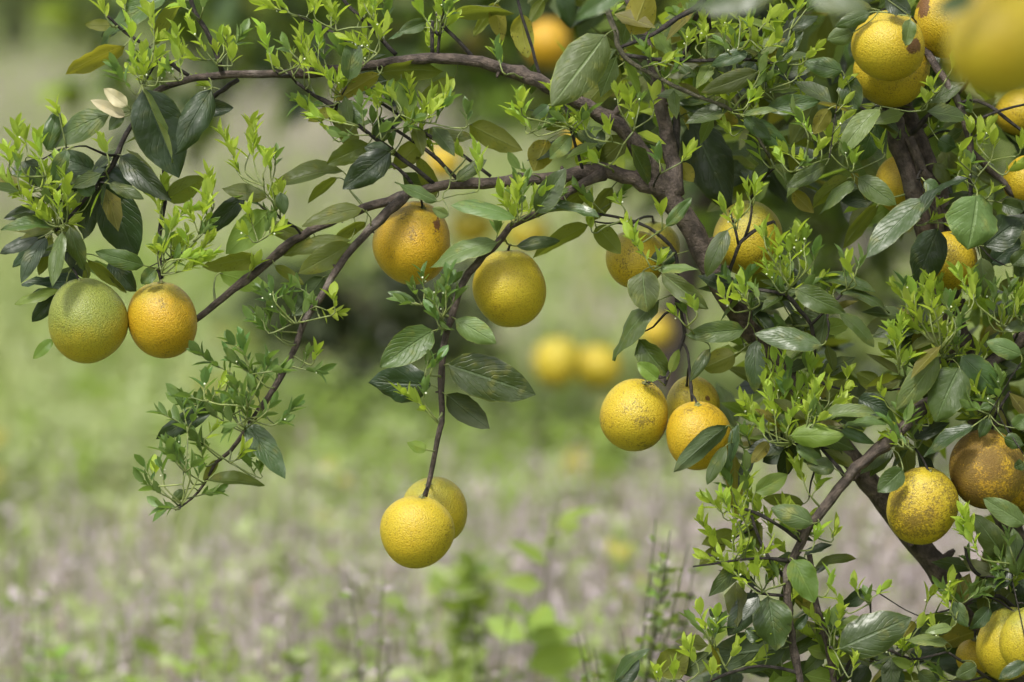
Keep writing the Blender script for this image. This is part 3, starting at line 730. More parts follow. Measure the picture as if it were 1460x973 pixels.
LEAVES = '''
A 860 -20 525 240 130 t mid
A 640 235 335 385 90 u yellow
A 735 462 890 835 11 t pale z-.06 e.05
I 620 520 815 805 125 t grey z-.04
I 450 440 155 600 130 t dark z-.005
I 420 812 710 840 70 t olive z-.02
I 470 705 395 812 50 u olive z-.01
I 300 860 235 920 55 t pale
A 130 830 250 960 130 t dark
A 430 930 140 900 110 t dark
A 470 1010 400 900 90 t mid
E 430 60 210 130 110 t dark
E 200 200 20 260 80 t dark
E 470 130 430 370 120 t dark
E 330 330 420 560 100 t dark
E 880 330 960 470 70 u fresh
E 1000 420 1090 480 50 u fresh
A 570 130 435 125 60 u olive
A 930 10 795 250 80 u olive
A 610 140 520 190 60 t dark
A 640 600 465 515 70 t cream
A 655 545 535 455 75 t cream
A 630 580 560 670 70 t grey
A 740 460 920 915 260 t dark z-.03 e.03
A 1085 465 890 800 180 t dark z-.01
A 1010 560 1200 555 110 t dark
A 560 590 235 770 130 t mid
A 490 880 250 800 130 t dark
A 240 770 300 555 110 t mid
A 345 770 270 950 90 t mid
A 500 870 690 1020 150 t dark
A 620 800 880 1030 150 t dark z.01
E 850 160 1050 45 130 u olive
E 560 80 740 160 70 t mid
E 560 110 700 460 230 t dark z.03
E 740 500 490 430 100 t mid
E 560 480 700 635 130 t dark
E 270 300 5 320 75 t mid
E 320 330 270 610 95 t mid z-.05
E 360 300 435 525 105 t mid z-.04
E 230 340 65 510 90 t dark
E 240 360 110 590 90 t dark
E 260 350 200 550 90 u olive
E 200 360 0 440 70 t dark
E 450 590 110 600 80 t dark
E 310 625 75 700 60 t fresh b
E 290 650 165 790 90 t dark
E 290 660 170 640 70 t dark
E 270 880 170 980 60 t fresh b
E 450 470 650 640 60 u olive
E 800 520 725 595 90 t mid
E 1370 150 1140 105 90 t olive
E 1260 140 1050 340 110 t dark
E 1380 220 1160 440 150 u fresh
E 1330 460 1040 510 90 u olive
E 1130 540 1380 610 110 u fresh z.05
F 340 375 85 280 110 t olive
B 530 410 560 190 135 t grey z-.05
B 690 380 465 520 85 u yellow z-.03
B 690 375 1020 370 95 u olive z-.02
B 1075 400 880 520 90 u olive
B 750 410 560 510 30 t grey
B 480 530 610 630 110 t mid
B 450 560 320 625 60 u yellow
B 930 110 785 170 90 t grey
B 860 150 720 220 26 t grey
B 1060 80 1380 70 60 u olive
B 1300 10 1170 190 80 u olive
C 150 70 190 300 125 u yellow
C 20 20 60 210 95 u yellow
C 270 0 200 120 80 u olive
B 890 680 1185 715 80 t olive
B 1150 640 1425 775 130 u olive
B 745 780 500 970 180 t dark z-.04 w.5
B 745 790 610 755 100 t dark z-.03
B 630 740 415 840 115 t olive
B 500 880 145 970 105 t olive
F 470 50 320 180 60 u olive
B 700 735 690 600 115 t mid
B 900 730 760 870 120 u olive
F 980 150 880 -60 100 u olive
B 1080 930 1240 820 70 t mid
B 800 400 850 590 120 u fresh
F 985 170 765 75 70 t pale f e.02
F 600 210 290 300 105 t olive e.6 z-.04
F 180 125 200 240 80 t grey
F 540 370 195 450 95 t olive
F 540 390 270 540 120 t olive z-.02
F 620 275 450 380 60 u olive
F 400 560 240 760 125 u dark z-.005
F 150 500 300 600 70 u olive
F 1390 260 1055 190 80 t pale
F 1290 385 950 515 100 t pale f
F 1040 245 960 205 60 t pale
F 870 690 730 635 60 t mid
Z 618 472 542 524 50 t mid z-.05
J 590 320 280 300 200 t dark w.8 z-.02
J 680 215 1130 370 225 t grey e.25 z-.03 v
J 670 370 895 545 145 u dark z-.03
J 570 655 470 615 75 u fresh
F 1080 775 1290 900 120 t pale f
G 230 230 385 0 130 t mid z-.06
G 230 250 560 260 60 t grey
G 130 400 355 375 75 t mid
G 500 290 215 465 85 u olive
G 540 300 665 440 110 u olive f
G 620 100 520 270 110 u olive
G 480 110 370 190 120 u olive
G 900 300 1030 150 85 t mid
G 780 530 805 740 165 t pale f
G 880 540 1115 725 130 t pale z-.03
G 860 525 1065 520 50 t pale
G 860 680 630 990 100 t mid z-.01
G 960 440 820 465 100 t dark f
K 490 20 670 245 190 t mid
G 1300 830 1005 860 120 t mid
G 1215 320 1105 560 95 t mid f
C 1030 620 1230 1080 250 t dark z.02 v
C 590 180 310 545 235 t pale z-.08 e.2 v
C 720 180 810 -60 200 u yellow z-.02
C 660 340 470 560 130 u olive
C 300 540 200 620 60 t grey
C 470 590 280 670 75 u olive
C 410 700 300 815 95 t pale
C 290 720 220 880 130 u yellow
C 1370 370 1080 475 115 t olive z-.05
C 1320 270 1130 340 80 t grey
C 1200 200 1080 290 100 t mid
C 920 290 840 150 100 u fresh
C 690 250 900 290 60 u olive
C 1110 570 960 520 80 t grey
C 1270 640 1140 570 70 u yellow
C 1300 600 1440 720 90 t mid
C 1440 550 1290 590 60 u olive
C 570 670 550 780 50 t grey
C 970 840 1040 935 80 u yellow
D 660 45 440 10 60 t olive
D 650 65 470 140 80 t mid
D 560 170 430 205 105 t pale
D 730 -10 860 70 105 t dark f
D 855 100 830 238 88 t pale f
D 510 370 310 320 100 t mid
D 520 390 590 565 130 t grey
D 170 320 305 165 90 t grey
D 120 560 395 520 105 t mid
D 20 610 240 775 120 t mid
D 0 590 190 570 40 t pale
D 440 560 360 690 90 u yellow
D 700 560 490 805 110 t pale
D 700 600 600 825 160 t mid z.02
D 350 720 290 840 80 u olive
D 420 850 220 965 100 t mid
H 590 50 785 190 115 t mid f z-.02
H 570 70 395 240 60 t mid
H 540 50 350 220 75 u olive
H 930 160 630 460 135 t grey z-.06 e.3
H 890 280 1155 55 45 t dark z-.07 e.9
H 1200 140 1150 420 270 t pale f z-.07 v w.4
H 1240 400 1430 260 170 t dark z-.01 v w.8
H 1270 490 1420 360 120 t dark w.6
H 1000 310 880 620 185 t dark f z-.03 v
H 1220 460 1240 685 120 t pale f
H 690 190 510 415 80 u olive
H 660 170 470 130 100 t dark
H 250 120 360 230 85 u yellow
H 260 620 525 742 115 t mid z-.06
H 390 560 680 640 75 t mid
H 470 620 750 745 62 t grey
H 490 745 670 920 75 t mid
H 400 910 55 850 115 t grey z-.06
H 0 560 180 610 60 u olive
H 210 510 270 650 120 t dark
H 210 800 75 760 60 t dark
L 70 20 60 290 100 t mid
H 1425 960 1245 890 95 t pale z-.07
H 900 800 810 870 60 t grey
H 1460 800 1340 830 65 t mid
H 1310 620 1450 565 80 u olive
L 1000 105 785 378 135 t pale z-.06
L 1110 160 985 440 215 t mid z-.05 v
L 1120 100 1310 300 155 t mid
L 1300 130 1400 215 90 t dark
L 400 430 680 395 75 t pale z-.06
L 520 465 735 450 45 t pale z-.05
L 240 510 515 510 115 t fresh z-.07
L 500 480 675 550 70 t mid z-.06
L 1180 460 930 622 78 t grey z-.06
L 1260 420 1210 520 75 t mid f
L 820 680 690 800 115 t mid
L 430 330 560 230 120 u olive
L 700 260 580 190 100 u olive
L 590 320 760 400 125 t dark z-.01
L 670 280 820 200 70 u olive
L 130 540 40 650 70 u yellow z-.05
L 220 570 100 645 110 t dark
L 270 560 410 660 75 t mid z-.06
L 470 680 320 650 100 t mid z-.06
L 60 800 228 710 115 t fresh z-.06
L 310 860 100 830 85 u olive
L 360 960 140 880 115 t pale z-.07
L 1445 965 1230 830 115 t pale f z-.08
L 1440 650 1390 672 60 t mid f
N 1340 330 1180 110 135 t mid
K 1055 560 710 855 160 u dark f
K 1120 550 1070 795 82 t grey z-.04
K 1040 690 920 935 85 t mid
K 940 80 810 285 95 t grey f
K 610 270 480 165 125 t fresh f
K 690 230 742 80 70 u fresh
K 1100 110 900 200 165 u olive
M 550 350 410 400 75 u olive
M 510 400 400 482 65 u olive
M 880 500 1057 460 36 t olive
M 840 440 955 400 32 t dark
M 880 520 960 440 42 t dark
M 790 460 880 640 115 t fresh z-.06 w.6 v
M 690 615 720 835 160 t grey z-.05 w.7 v
M 640 600 520 780 105 t dark z-.02
M 760 830 430 875 170 u dark z-.02
M 510 720 440 670 50 t dark
M 240 945 350 840 130 u olive
M 330 940 440 850 90 u dark
M 50 973 195 835 50 t mid
M 60 985 150 880 95 t dark z-.02
N 490 800 862 640 215 t grey z-.06 v w.5
N 640 500 500 580 85 t dark
N 880 660 820 740 62 u yellow
N 1048 770 825 758 52 t pale z-.05
N 960 860 1197 795 95 t dark z-.04
N 1010 880 1188 935 72 t dark z-.04
N 1070 690 930 720 50 t pale
N 1080 560 1150 690 85 t grey
N 1265 590 1160 702 85 t grey
N 1270 500 1050 520 85 t dark e.5
N 1300 580 1140 505 92 t dark
N 1370 430 1240 472 100 t mid
N 1300 360 1270 240 72 t mid
N 1405 430 1385 180 115 t mid z-.05
N 1445 450 1380 535 105 t dark
N 1450 870 1310 955 75 t grey f
N 860 892 760 848 52 t fresh
N 830 965 690 920 115 t dark
N 450 830 330 800 72 u fresh
N 430 950 230 900 115 u dark
N 1195 890 1090 945 85 t mid
N 640 890 560 990 110 t dark
N 900 920 990 990 90 t mid
N 260 700 330 620 60 t grey
N 100 760 10 700 90 t grey
N 720 880 880 860 60 t olive
N 1010 960 900 930 70 t dark
C 960 330 1050 400 60 t grey
C 1180 430 1330 400 70 t grey
D 60 330 -40 420 90 t dark
D 230 150 380 90 80 t dark
D 1000 720 1090 760 90 t mid
D 1330 640 1430 760 90 t dark
D 930 930 1010 1000 70 t mid
D 1200 880 1330 960 90 t olive
D 980 840 1060 960 80 t olive
H 1330 180 1440 220 90 t grey
H 1380 500 1460 420 90 t grey
L 1390 470 1460 400 80 t mid
L 1300 340 1210 370 60 t mid
L 1340 520 1440 560 80 t mid
Z 1100 -4 980 12 38 t grey z-.8
Z 1150 -8 1240 16 34 t grey z-.8
Z 905 -22 820 30 36 t mid z-.35
Z 1390 -10 1330 22 34 t mid z-1.2
Z 800 -20 815 40 30 t dark z-.3
'''  # the narrowest pale blade is added to paint a lit leaf edge

SHOOTS = '''
A 570 130 520 10|A 680 280 660 130|A 720 430 680 260|A 700 490 590 340|A 760 440 740 330|A 940 400 910 160|A 800 440 840 350|A 900 400 870 350
A 1110 330 970 90|A 1150 270 1130 180|A 1400 350 1340 150|A 790 240 760 60|A 980 60 920 30|A 1040 60 1050 0|A 1230 900 1130 680|A 1260 880 1290 640
A 1350 900 1370 800|A 130 900 90 650|A 60 900 30 760|A 100 973 100 820|A 230 880 200 700|A 310 620 290 560|A 230 960 190 820|A 340 980 290 830|A 560 830 520 720|A 1190 340 1190 300
E 260 280 30 60|E 250 290 150 150|E 330 300 300 150|E 340 280 350 60|E 300 250 200 60|E 840 270 1000 200|E 860 400 900 280|E 900 440 960 330|E 860 480 1100 440|E 840 550 1040 480
E 960 520 1080 370|E 1060 310 1050 140|E 1100 190 1090 80|E 1300 380 1240 320|E 1250 60 1210 -20|E 1000 430 950 360
B 260 80 80 20|B 250 400 230 290|B 280 330 200 220|B 300 300 290 150|B 370 330 370 140|B 420 350 400 240|B 330 430 330 210|B 460 540 250 510|B 440 500 420 380
B 480 730 290 540|B 440 460 500 400|B 440 150 430 10|B 360 100 340 0|B 240 80 170 0|B 690 250 660 130|B 660 110 650 0|B 960 150 890 20|B 1000 150 990 0|B 1020 140 1060 0|B 640 260 610 170
B 700 560 640 480|B 680 600 690 480|B 860 620 850 410|B 860 700 960 500|B 975 630 1040 530|B 1140 650 1140 570|B 1320 370 1290 240|B 1440 680 1400 500|B 1200 970 1190 760|B 1130 820 1100 790
B 130 920 110 790|B 150 880 160 790|B 60 900 50 650|B 430 620 360 600|B 560 640 470 620|B 800 560 740 480
C 70 370 30 250|C 620 120 630 30|C 240 700 110 580|C 160 590 150 500|C 320 650 340 560|C 500 700 450 600|C 520 830 470 660|C 580 850 510 810|C 740 650 690 500
C 760 560 770 510|C 830 600 840 480|C 970 840 1010 800|C 1050 250 1080 200|C 1000 260 1010 200|C 1110 200 1090 160|C 1330 180 1330 80|C 1390 260 1440 230|C 1300 560 1340 480|C 1350 560 1370 500
C 1250 700 1210 660|C 1380 760 1350 680|C 1420 450 1400 360|C 1200 540 1230 450|C 900 400 960 330|C 870 870 850 790|C 1280 120 1250 50|C 1400 130 1440 90|C 700 600 720 490|C 660 560 640 470
D 40 180 20 110|D 250 130 280 20|D 300 80 350 30|D 180 280 180 160|D 60 430 90 330|D 160 520 140 430|D 240 450 190 340|D 250 420 300 360|D 30 540 40 480|D 110 380 140 330
D 330 690 250 570|D 400 760 300 620|D 350 830 390 770|D 720 810 700 750|D 540 860 520 760|D 560 880 570 800|D 60 700 20 640|D 130 860 60 750|D 230 880 180 800|D 980 480 960 440
D 1200 740 1220 680|D 1280 800 1280 720|D 1110 830 1120 770|D 1060 380 1080 330|D 940 560 960 500|D 1420 790 1430 740|D 1330 900 1400 870|D 1100 900 1180 830|D 300 330 380 250|D 100 250 60 200
F 920 640 910 540 2|F 900 690 860 600 2|F 960 670 1000 610 2|F 980 650 1060 590 2|F 1000 760 940 650 2|F 1030 720 1050 550 2|F 1000 820 960 740 2|F 230 790 80 630 2|F 160 700 140 610 2|F 150 690 220 620 2
F 220 910 30 770 2|F 120 850 50 740 2|F 130 830 130 720 2|F 190 880 200 790 2|F 460 740 450 660|F 360 710 480 750|F 1380 230 1310 120|F 1400 230 1400 80|F 1420 230 1440 70|F 1290 370 1290 310 2
G 120 260 60 140|G 140 260 150 80|G 170 260 230 140|G 200 230 280 120|G 520 330 510 280|G 690 220 640 160|G 740 400 690 280|G 770 440 740 330|G 830 520 720 360|G 880 280 870 210
G 1330 200 1310 100|G 1340 170 1370 110|G 1250 300 1200 210|G 1260 320 1270 200|G 1410 400 1400 320|G 1320 700 1200 560|G 1330 720 1290 600|G 1380 700 1350 620|G 1250 740 1190 640|G 1300 640 1320 550
G 1010 780 980 700|G 1060 760 1030 690|G 990 800 940 740|G 840 520 870 470
H 230 600 110 320|H 200 560 180 370|H 240 560 230 380|H 290 530 280 330|H 320 520 330 310|H 350 500 370 420|H 190 640 110 480|H 50 190 60 90|H 530 610 510 450|H 570 560 610 470|H 580 600 540 480
H 970 880 770 600|H 850 740 830 580|H 940 840 850 690|H 970 830 920 600|H 1000 800 960 570|H 1020 760 1010 580|H 1050 780 1050 650|H 1160 700 1100 540|H 1170 720 1160 530|H 1200 700 1200 590
H 1290 830 1240 660|H 1300 800 1290 600|H 1320 800 1370 610|H 1400 760 1410 610|H 1430 740 1440 640|H 790 970 750 810|H 800 960 800 790|H 1030 900 990 780|H 1090 840 1040 700|H 900 760 880 630
L 170 560 20 330|L 180 550 100 240|L 190 540 100 70|L 200 540 150 110|L 210 540 210 90|L 230 530 240 150|L 250 520 300 220|L 280 500 340 120|L 320 480 380 250|L 220 500 260 380|L 130 540 40 430|L 100 480 0 350|L 180 460 160 320
L 870 590 750 440|L 860 590 800 430|L 880 570 870 420|L 900 570 960 420|L 890 540 910 450|L 820 570 760 530|L 950 460 950 400|L 440 330 430 240|L 530 240 540 190|L 740 360 700 280|L 330 800 260 660|L 350 830 380 740|L 20 820 20 740
L 1000 60 960 0|L 800 180 860 100|L 1040 150 1020 60|L 300 430 280 300
M 560 240 520 90|M 580 220 600 60|M 500 270 420 210|M 490 430 400 300|M 580 350 490 190|M 610 360 560 200|M 600 300 640 220|M 700 420 680 290|M 640 600 490 450|M 660 590 560 500|M 660 580 640 490
M 440 800 360 710|M 440 790 400 680|M 450 800 470 690|M 400 930 340 810|M 870 420 900 340|M 950 390 970 330|M 930 610 950 540|M 230 990 220 930|M 290 990 290 920|M 540 440 560 330|M 520 300 480 230
N 540 620 470 510|N 600 540 570 480|N 660 540 720 490|N 440 740 350 640|N 450 740 430 630|N 470 720 500 600|N 500 940 470 870|N 540 950 570 860|N 1230 340 1110 200|N 1200 300 1130 110|N 880 720 910 670
I 560 290 370 160 2|I 530 270 520 160 2|I 720 330 540 200 2|I 640 240 600 90 2|I 600 160 530 100 2|I 690 300 730 190 2|I 690 450 640 240 2|I 680 460 540 370 2|I 620 420 600 350 2|I 640 400 640 340 2
I 700 480 760 410 2|I 760 520 860 430 2|I 740 530 820 510 2|I 850 225 1000 240 2|I 900 230 930 150 2|I 950 220 985 150|I 590 560 380 400 2|I 590 550 480 440 2|I 400 390 400 280 2|I 440 400 490 310
I 380 400 260 380 2|I 450 450 520 380|I 310 540 180 470 2|I 310 530 280 390 2|I 320 540 370 420 2|I 480 700 300 540 2|I 400 620 460 540|I 410 740 380 640 2|I 300 740 210 620 2|I 290 750 260 620 2
I 330 790 240 700 2|I 220 900 90 820 2|I 140 840 90 740 2|I 150 830 150 740|I 200 850 170 720 2|I 340 830 280 720 2|I 360 820 380 740 2|I 540 720 610 650|I 660 800 620 710 2|I 690 800 680 750 2|I 260 960 180 945 2
J 560 280 580 180 2|J 590 260 630 190 2|J 620 510 440 360|J 560 420 560 330 2
'''

tree = bpy.data.objects.new('orange_tree', None)
COL.objects.link(tree)
T0 = P(1660, 1705, .30)
T0[2] = float(gz(T0[0], T0[1]))
tree.location = T0
tag(tree, 'sharp orange tree with thick dark limb and long arching branches full of new shoots', 'tree')

NET_P, NET_R, NET_O = [], [], []          # points along wood, radius there, owner object


def wood(name, rows, mat, sides, step=0.012, jit=0.07, knots=True):
    s = spline(rows, step)
    pts, rad = s[:, :3], s[:, 3].copy()
    if knots:                                  # swollen nodes and slight kinks
        for _ in range(max(1, len(pts) // 7)):
            i = R.randrange(len(pts))
            for d, f in ((-1, .08), (0, R.uniform(.15, .4)), (1, .08)):
                if 0 <= i + d < len(pts): rad[i + d] *= 1 + f
        pts = pts + RN.normal(0, 1, pts.shape) * (rad[:, None] * (0.05 if name == 'trunk' else 0.12))
    mb = MB()
    mb.tube(pts - T0, rad, sides, jit=jit)
    if knots and sides > 7:                     # stubs of old shoots
        for _ in range(max(1, len(pts) // 5)):
            i = R.randrange(1, len(pts) - 1)
            d = nrm(RN.normal(0, 1, 3)); d = nrm(d - nrm(pts[i + 1] - pts[i - 1]) * np.dot(d, nrm(pts[i + 1] - pts[i - 1])))
            q = pts[i] - T0
            L = rad[i] * R.uniform(1.3, 1.9)
            mb.tube([q, q + d * L * .8, q + d * L], [rad[i] * .45, rad[i] * .3, rad[i] * .16], 5)
    o = mb.build(name, mat, tree)
    for p, r in zip(pts, rad):
        NET_P.append(p); NET_R.append(r); NET_O.append(o)
    return o


def rows_m(rows):
    out = []
    for (a, b, z, r) in rows:
        out.append((*P(a, b, z), r * PX * (DIST + z) / DIST))
    return out


wood('trunk', rows_m(LIMB['trunk']), M['bark'], 14, 0.015, 0.05)
for rws in LIMB['branch']:
    wood('branch', rows_m(rws), M['pale_twig' if rws[0][0] == 846 else 'bark'], 10, 0.010)
for rws in LIMB['twig']:
    wood('twig', rows_m(rws), M['twig'], 7, 0.009, 0.06)


def nearest(p, axis=None, back=1.4, maxr=None):
    N = np.array(NET_P)
    d = N - p
    dist = np.linalg.norm(d, axis=1)
    cost = dist.copy()
    if axis is not None:
        cost = cost + back * np.maximum(0, d @ axis)
    i = int(np.argmin(cost))
    return N[i], dist[i], NET_O[i], NET_R[i]


def grow_twig(a, b, r0, r1, mat, name='twig', sag=0.035):
    """Thin twig from the wood at a to the point b."""
    d = np.linalg.norm(b - a)
    m1 = a * .66 + b * .34 + RN.normal(0, 1, 3) * d * sag
    m2 = a * .33 + b * .67 + RN.normal(0, 1, 3) * d * sag
    return wood(name, [(*a, r0), (*m1, r0 * .8 + r1 * .2), (*m2, r0 * .3 + r1 * .7), (*b, r1)], mat, 6, 0.010, 0.04, knots=False)


# ---- fruit surfaces, to keep leaves out of them
FR = []
for f in FRUIT:
    FR.append((f[0], f[1], f[2], f[3], f[4], max(f[2], f[3]) * PX))


def clear_of_fruit(pix, z, front):
    """Depth that puts every sampled pixel before (or behind) the fruit it crosses."""
    out = z
    for (cx, cy, rx, ry, fz, rm) in FR:
        if abs(fz - z) > 0.25: continue
        for (u, v) in pix:
            e = ((u - cx) / (rx + 3)) ** 2 + ((v - cy) / (ry + 3)) ** 2
            if e < 1.0:
                h = rm * 1.05 * math.sqrt(1 - e * .94)
                out = min(out, fz - h - .010) if front else max(out, fz + h + .006)
    return out


# ---- leaves
def leaf_shape(L, W, bend, fold, wave, seg=9, cross=6, ph=0.0, curl=0.0, twist=0.0):
    """Blade with base at the origin, y along it, z on its upper side; returns verts, faces, uv, tip."""
    vs, uvs = [], []
    y = z = 0.0
    js = [(-1 + 2 * j / cross) for j in range(cross + 1)]
    prev = 0.0
    for i in range(seg + 1):
        t = i / seg
        ds = (t - prev) * L; prev = t
        a = -bend * (t - .35) * 1.1
        y += math.cos(a) * ds; z += math.sin(a) * ds
        w = 0.5 * W * (t ** .58 * (1 - t) ** .80) / 0.390
        if i == 0: w = 0.02 * W
        if i == seg: w = 0.012 * W
        for s in js:
            u = abs(s)
            q = math.sin(ph + t * 11.0 + (1.7 if s < 0 else 0)) * wave * .085 * W * u * u
            q += math.sin(ph * 2 + t * 23.0 + (0.9 if s < 0 else 0)) * wave * .035 * W * u * u
            w2 = w * (1 + .035 * wave * math.sin(t * 31 + ph * 3 + s))
            x = s * w2 * math.cos(fold * u ** .5)
            zz = u * w * math.sin(fold) * (1 - .35 * u) + q - curl * w * u * u
            tw = twist * (t - .45)
            x, zz = x * math.cos(tw) - zz * math.sin(tw), x * math.sin(tw) + zz * math.cos(tw)
            vs.append((x, y - math.sin(a) * zz, z + math.cos(a) * zz))
            uvs.append((0.5 + 0.5 * s, t))
    c = cross + 1
    fs = [(i * c + j, i * c + j + 1, (i + 1) * c + j + 1, (i + 1) * c + j) for i in range(seg) for j in range(cross)]
    return np.array(vs), fs, np.array(uvs), np.array([0, y, z])


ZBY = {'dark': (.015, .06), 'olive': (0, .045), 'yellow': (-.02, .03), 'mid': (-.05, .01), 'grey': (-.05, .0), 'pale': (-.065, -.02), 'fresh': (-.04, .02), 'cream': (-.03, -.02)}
leaf_specs = []
for line in LEAVES.strip().splitlines():
    q = line.split()
    ox, oy, s = REG[q[0]]
    bx_, by_, tx_, ty_, w_ = (float(v) for v in q[1:6])
    leaf_specs.append(((ox + bx_ / s, oy + by_ / s), (ox + tx_ / s, oy + ty_ / s), w_ / s, q[6], q[7], q[8:]))


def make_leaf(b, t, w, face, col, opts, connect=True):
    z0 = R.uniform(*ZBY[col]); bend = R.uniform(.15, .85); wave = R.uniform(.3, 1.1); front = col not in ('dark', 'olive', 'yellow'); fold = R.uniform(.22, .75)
    fixed = False
    for o in opts:
        if o[0] == 'z': z0 = float(o[1:]); fixed = True
        elif o[0] == 'e': bend = float(o[1:])
        elif o[0] == 'w': wave = .5 + float(o[1:])
        elif o == 'f': front = True
        elif o == 'b': front = False
        elif o == 'v': wave = max(wave, .8); fold = .35
    b, t = np.array(b), np.array(t)
    Lp = np.linalg.norm(t - b)
    ax = (t - b) / Lp
    sdp = np.array([-ax[1], ax[0]])
    tilt = R.uniform(-.28, .28) * Lp * PX
    smp = [b + (t - b) * k + sdp * w * .42 * m for k in (.0, .25, .5, .75, 1.0) for m in (-1, 0, 1) if not (k in (0., 1.) and m)]
    z = clear_of_fruit(smp, z0, front)
    if abs(z - z0) > .001: tilt *= .15; bend = min(bend, .25)
    B, Tp = P(b[0], b[1], z), P(t[0], t[1], z + tilt)
    k = PX * (DIST + z) / DIST
    L = np.linalg.norm(Tp - B)
    Wapp = w * k * 1.08
    Wreal = max(Wapp, .40 * L)
    a = (Tp - B) / L
    roll = math.acos(min(1, Wapp / Wreal))
    n0 = nrm(V2C - a * np.dot(V2C, a)); s0 = np.cross(a, n0)
    sup = s0 if s0[2] >= 0 else -s0
    if roll < .18: roll += R.uniform(-.2, .25)
    nt = math.cos(roll) * n0 * (1 if face == 't' else -1) + math.sin(roll) * sup
    vs, fs, uv, tip = leaf_shape(1.0, Wreal / L, bend, fold, wave, ph=R.uniform(0, 6), curl=R.uniform(-.1, .55), twist=R.uniform(-.75, .75))
    # chord of the bent blade onto base-tip
    cl = np.linalg.norm(tip); ca, sa = tip[1] / cl, tip[2] / cl
    rot = np.array([[1, 0, 0], [0, ca, sa], [0, -sa, ca]])
    vs = (vs @ rot.T) * (L / cl)
    X = np.cross(a, nt)
    Fm = np.stack([X, a, nt], 1)
    mb = MB()
    mb.add(vs, fs, 0, uv)
    par = tree
    if connect:
        A, d, own, r = nearest(B, a)
        lim = 50 * k
        if d > lim:
            q = B + nrm((A - B) / d * .8 - a * .4) * 12 * k
            if np.linalg.norm(q - A) > 8 * k:
                par = grow_twig(A, q, min(r * .8, 2.1 * k), 1.1 * k, M['twig'] if d > 70 * k else M['stem'])
            else:
                par = own
            A = q
        else:
            par = own
        mloc = (A - B) @ Fm
        m = mloc * .5 + np.array([0, -.15 * np.linalg.norm(mloc), 0])
        s = spline([(*mloc, 1.1 * k), (*m, .85 * k), (0, 0, 0, .95 * k), (0, .06 * L, -.0004, .5 * k)], 0.006)
        mb.tube(s[:, :3], s[:, 3], 5, 1)
    o = mb.build('leaf', [M[col], M['stem']])
    o.parent = par
    mat = Matrix(((*Fm[0], 0), (*Fm[1], 0), (*Fm[2], 0), (0, 0, 0, 1)))
    mat.translation = Vector(B - T0)
    o.matrix_basis = mat
    return o


# connect the ones near the wood first so that later twigs can grow from earlier ones
def key(sp):
    p = P(sp[0][0], sp[0][1], 0)
    return float(np.min(np.linalg.norm(np.array(NET_P) - p, axis=1)))


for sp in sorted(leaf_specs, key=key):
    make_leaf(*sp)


# ---- young shoots: stem, narrow leaflets, a few flower buds
def leaflet(mb, base, direc, nv, L, W):
    y = nrm(direc); x = nrm(np.cross(y, nv)); z = np.cross(x, y)
    prof = [(0, .08), (.2, .74), (.45, 1.0), (.74, .78), (1, .03)]
    vs, uv = [], []
    cv = R.uniform(-.12, .2)
    for t, wv in prof:
        zc = -cv * L * t * t
        for s in (-1, 0, 1):
            vs.append(base + y * L * t + x * (s * W * .5 * wv) + z * (zc + (abs(s) * W * .22 * wv)))
            uv.append((.5 + .5 * s, t))
    fs = [(i * 3 + j, i * 3 + j + 1, i * 3 + j + 4, i * 3 + j + 3) for i in range(4) for j in range(2)]
    mb.add(vs, fs, 0, uv)


ICO = [(0, 0, 1), (.894, 0, .447), (.276, .851, .447), (-.724, .526, .447), (-.724, -.526, .447), (.276, -.851, .447),
       (.724, .526, -.447), (-.276, .851, -.447), (-.894, 0, -.447), (-.276, -.851, -.447), (.724, -.526, -.447), (0, 0, -1)]
ICF = [(0, 1, 2), (0, 2, 3), (0, 3, 4), (0, 4, 5), (0, 5, 1), (1, 6, 2), (2, 7, 3), (3, 8, 4), (4, 9, 5), (5, 10, 1),
       (6, 7, 2), (7, 8, 3), (8, 9, 4), (9, 10, 5), (10, 6, 1), (11, 7, 6), (11, 8, 7), (11, 9, 8), (11, 10, 9), (11, 6, 10)]


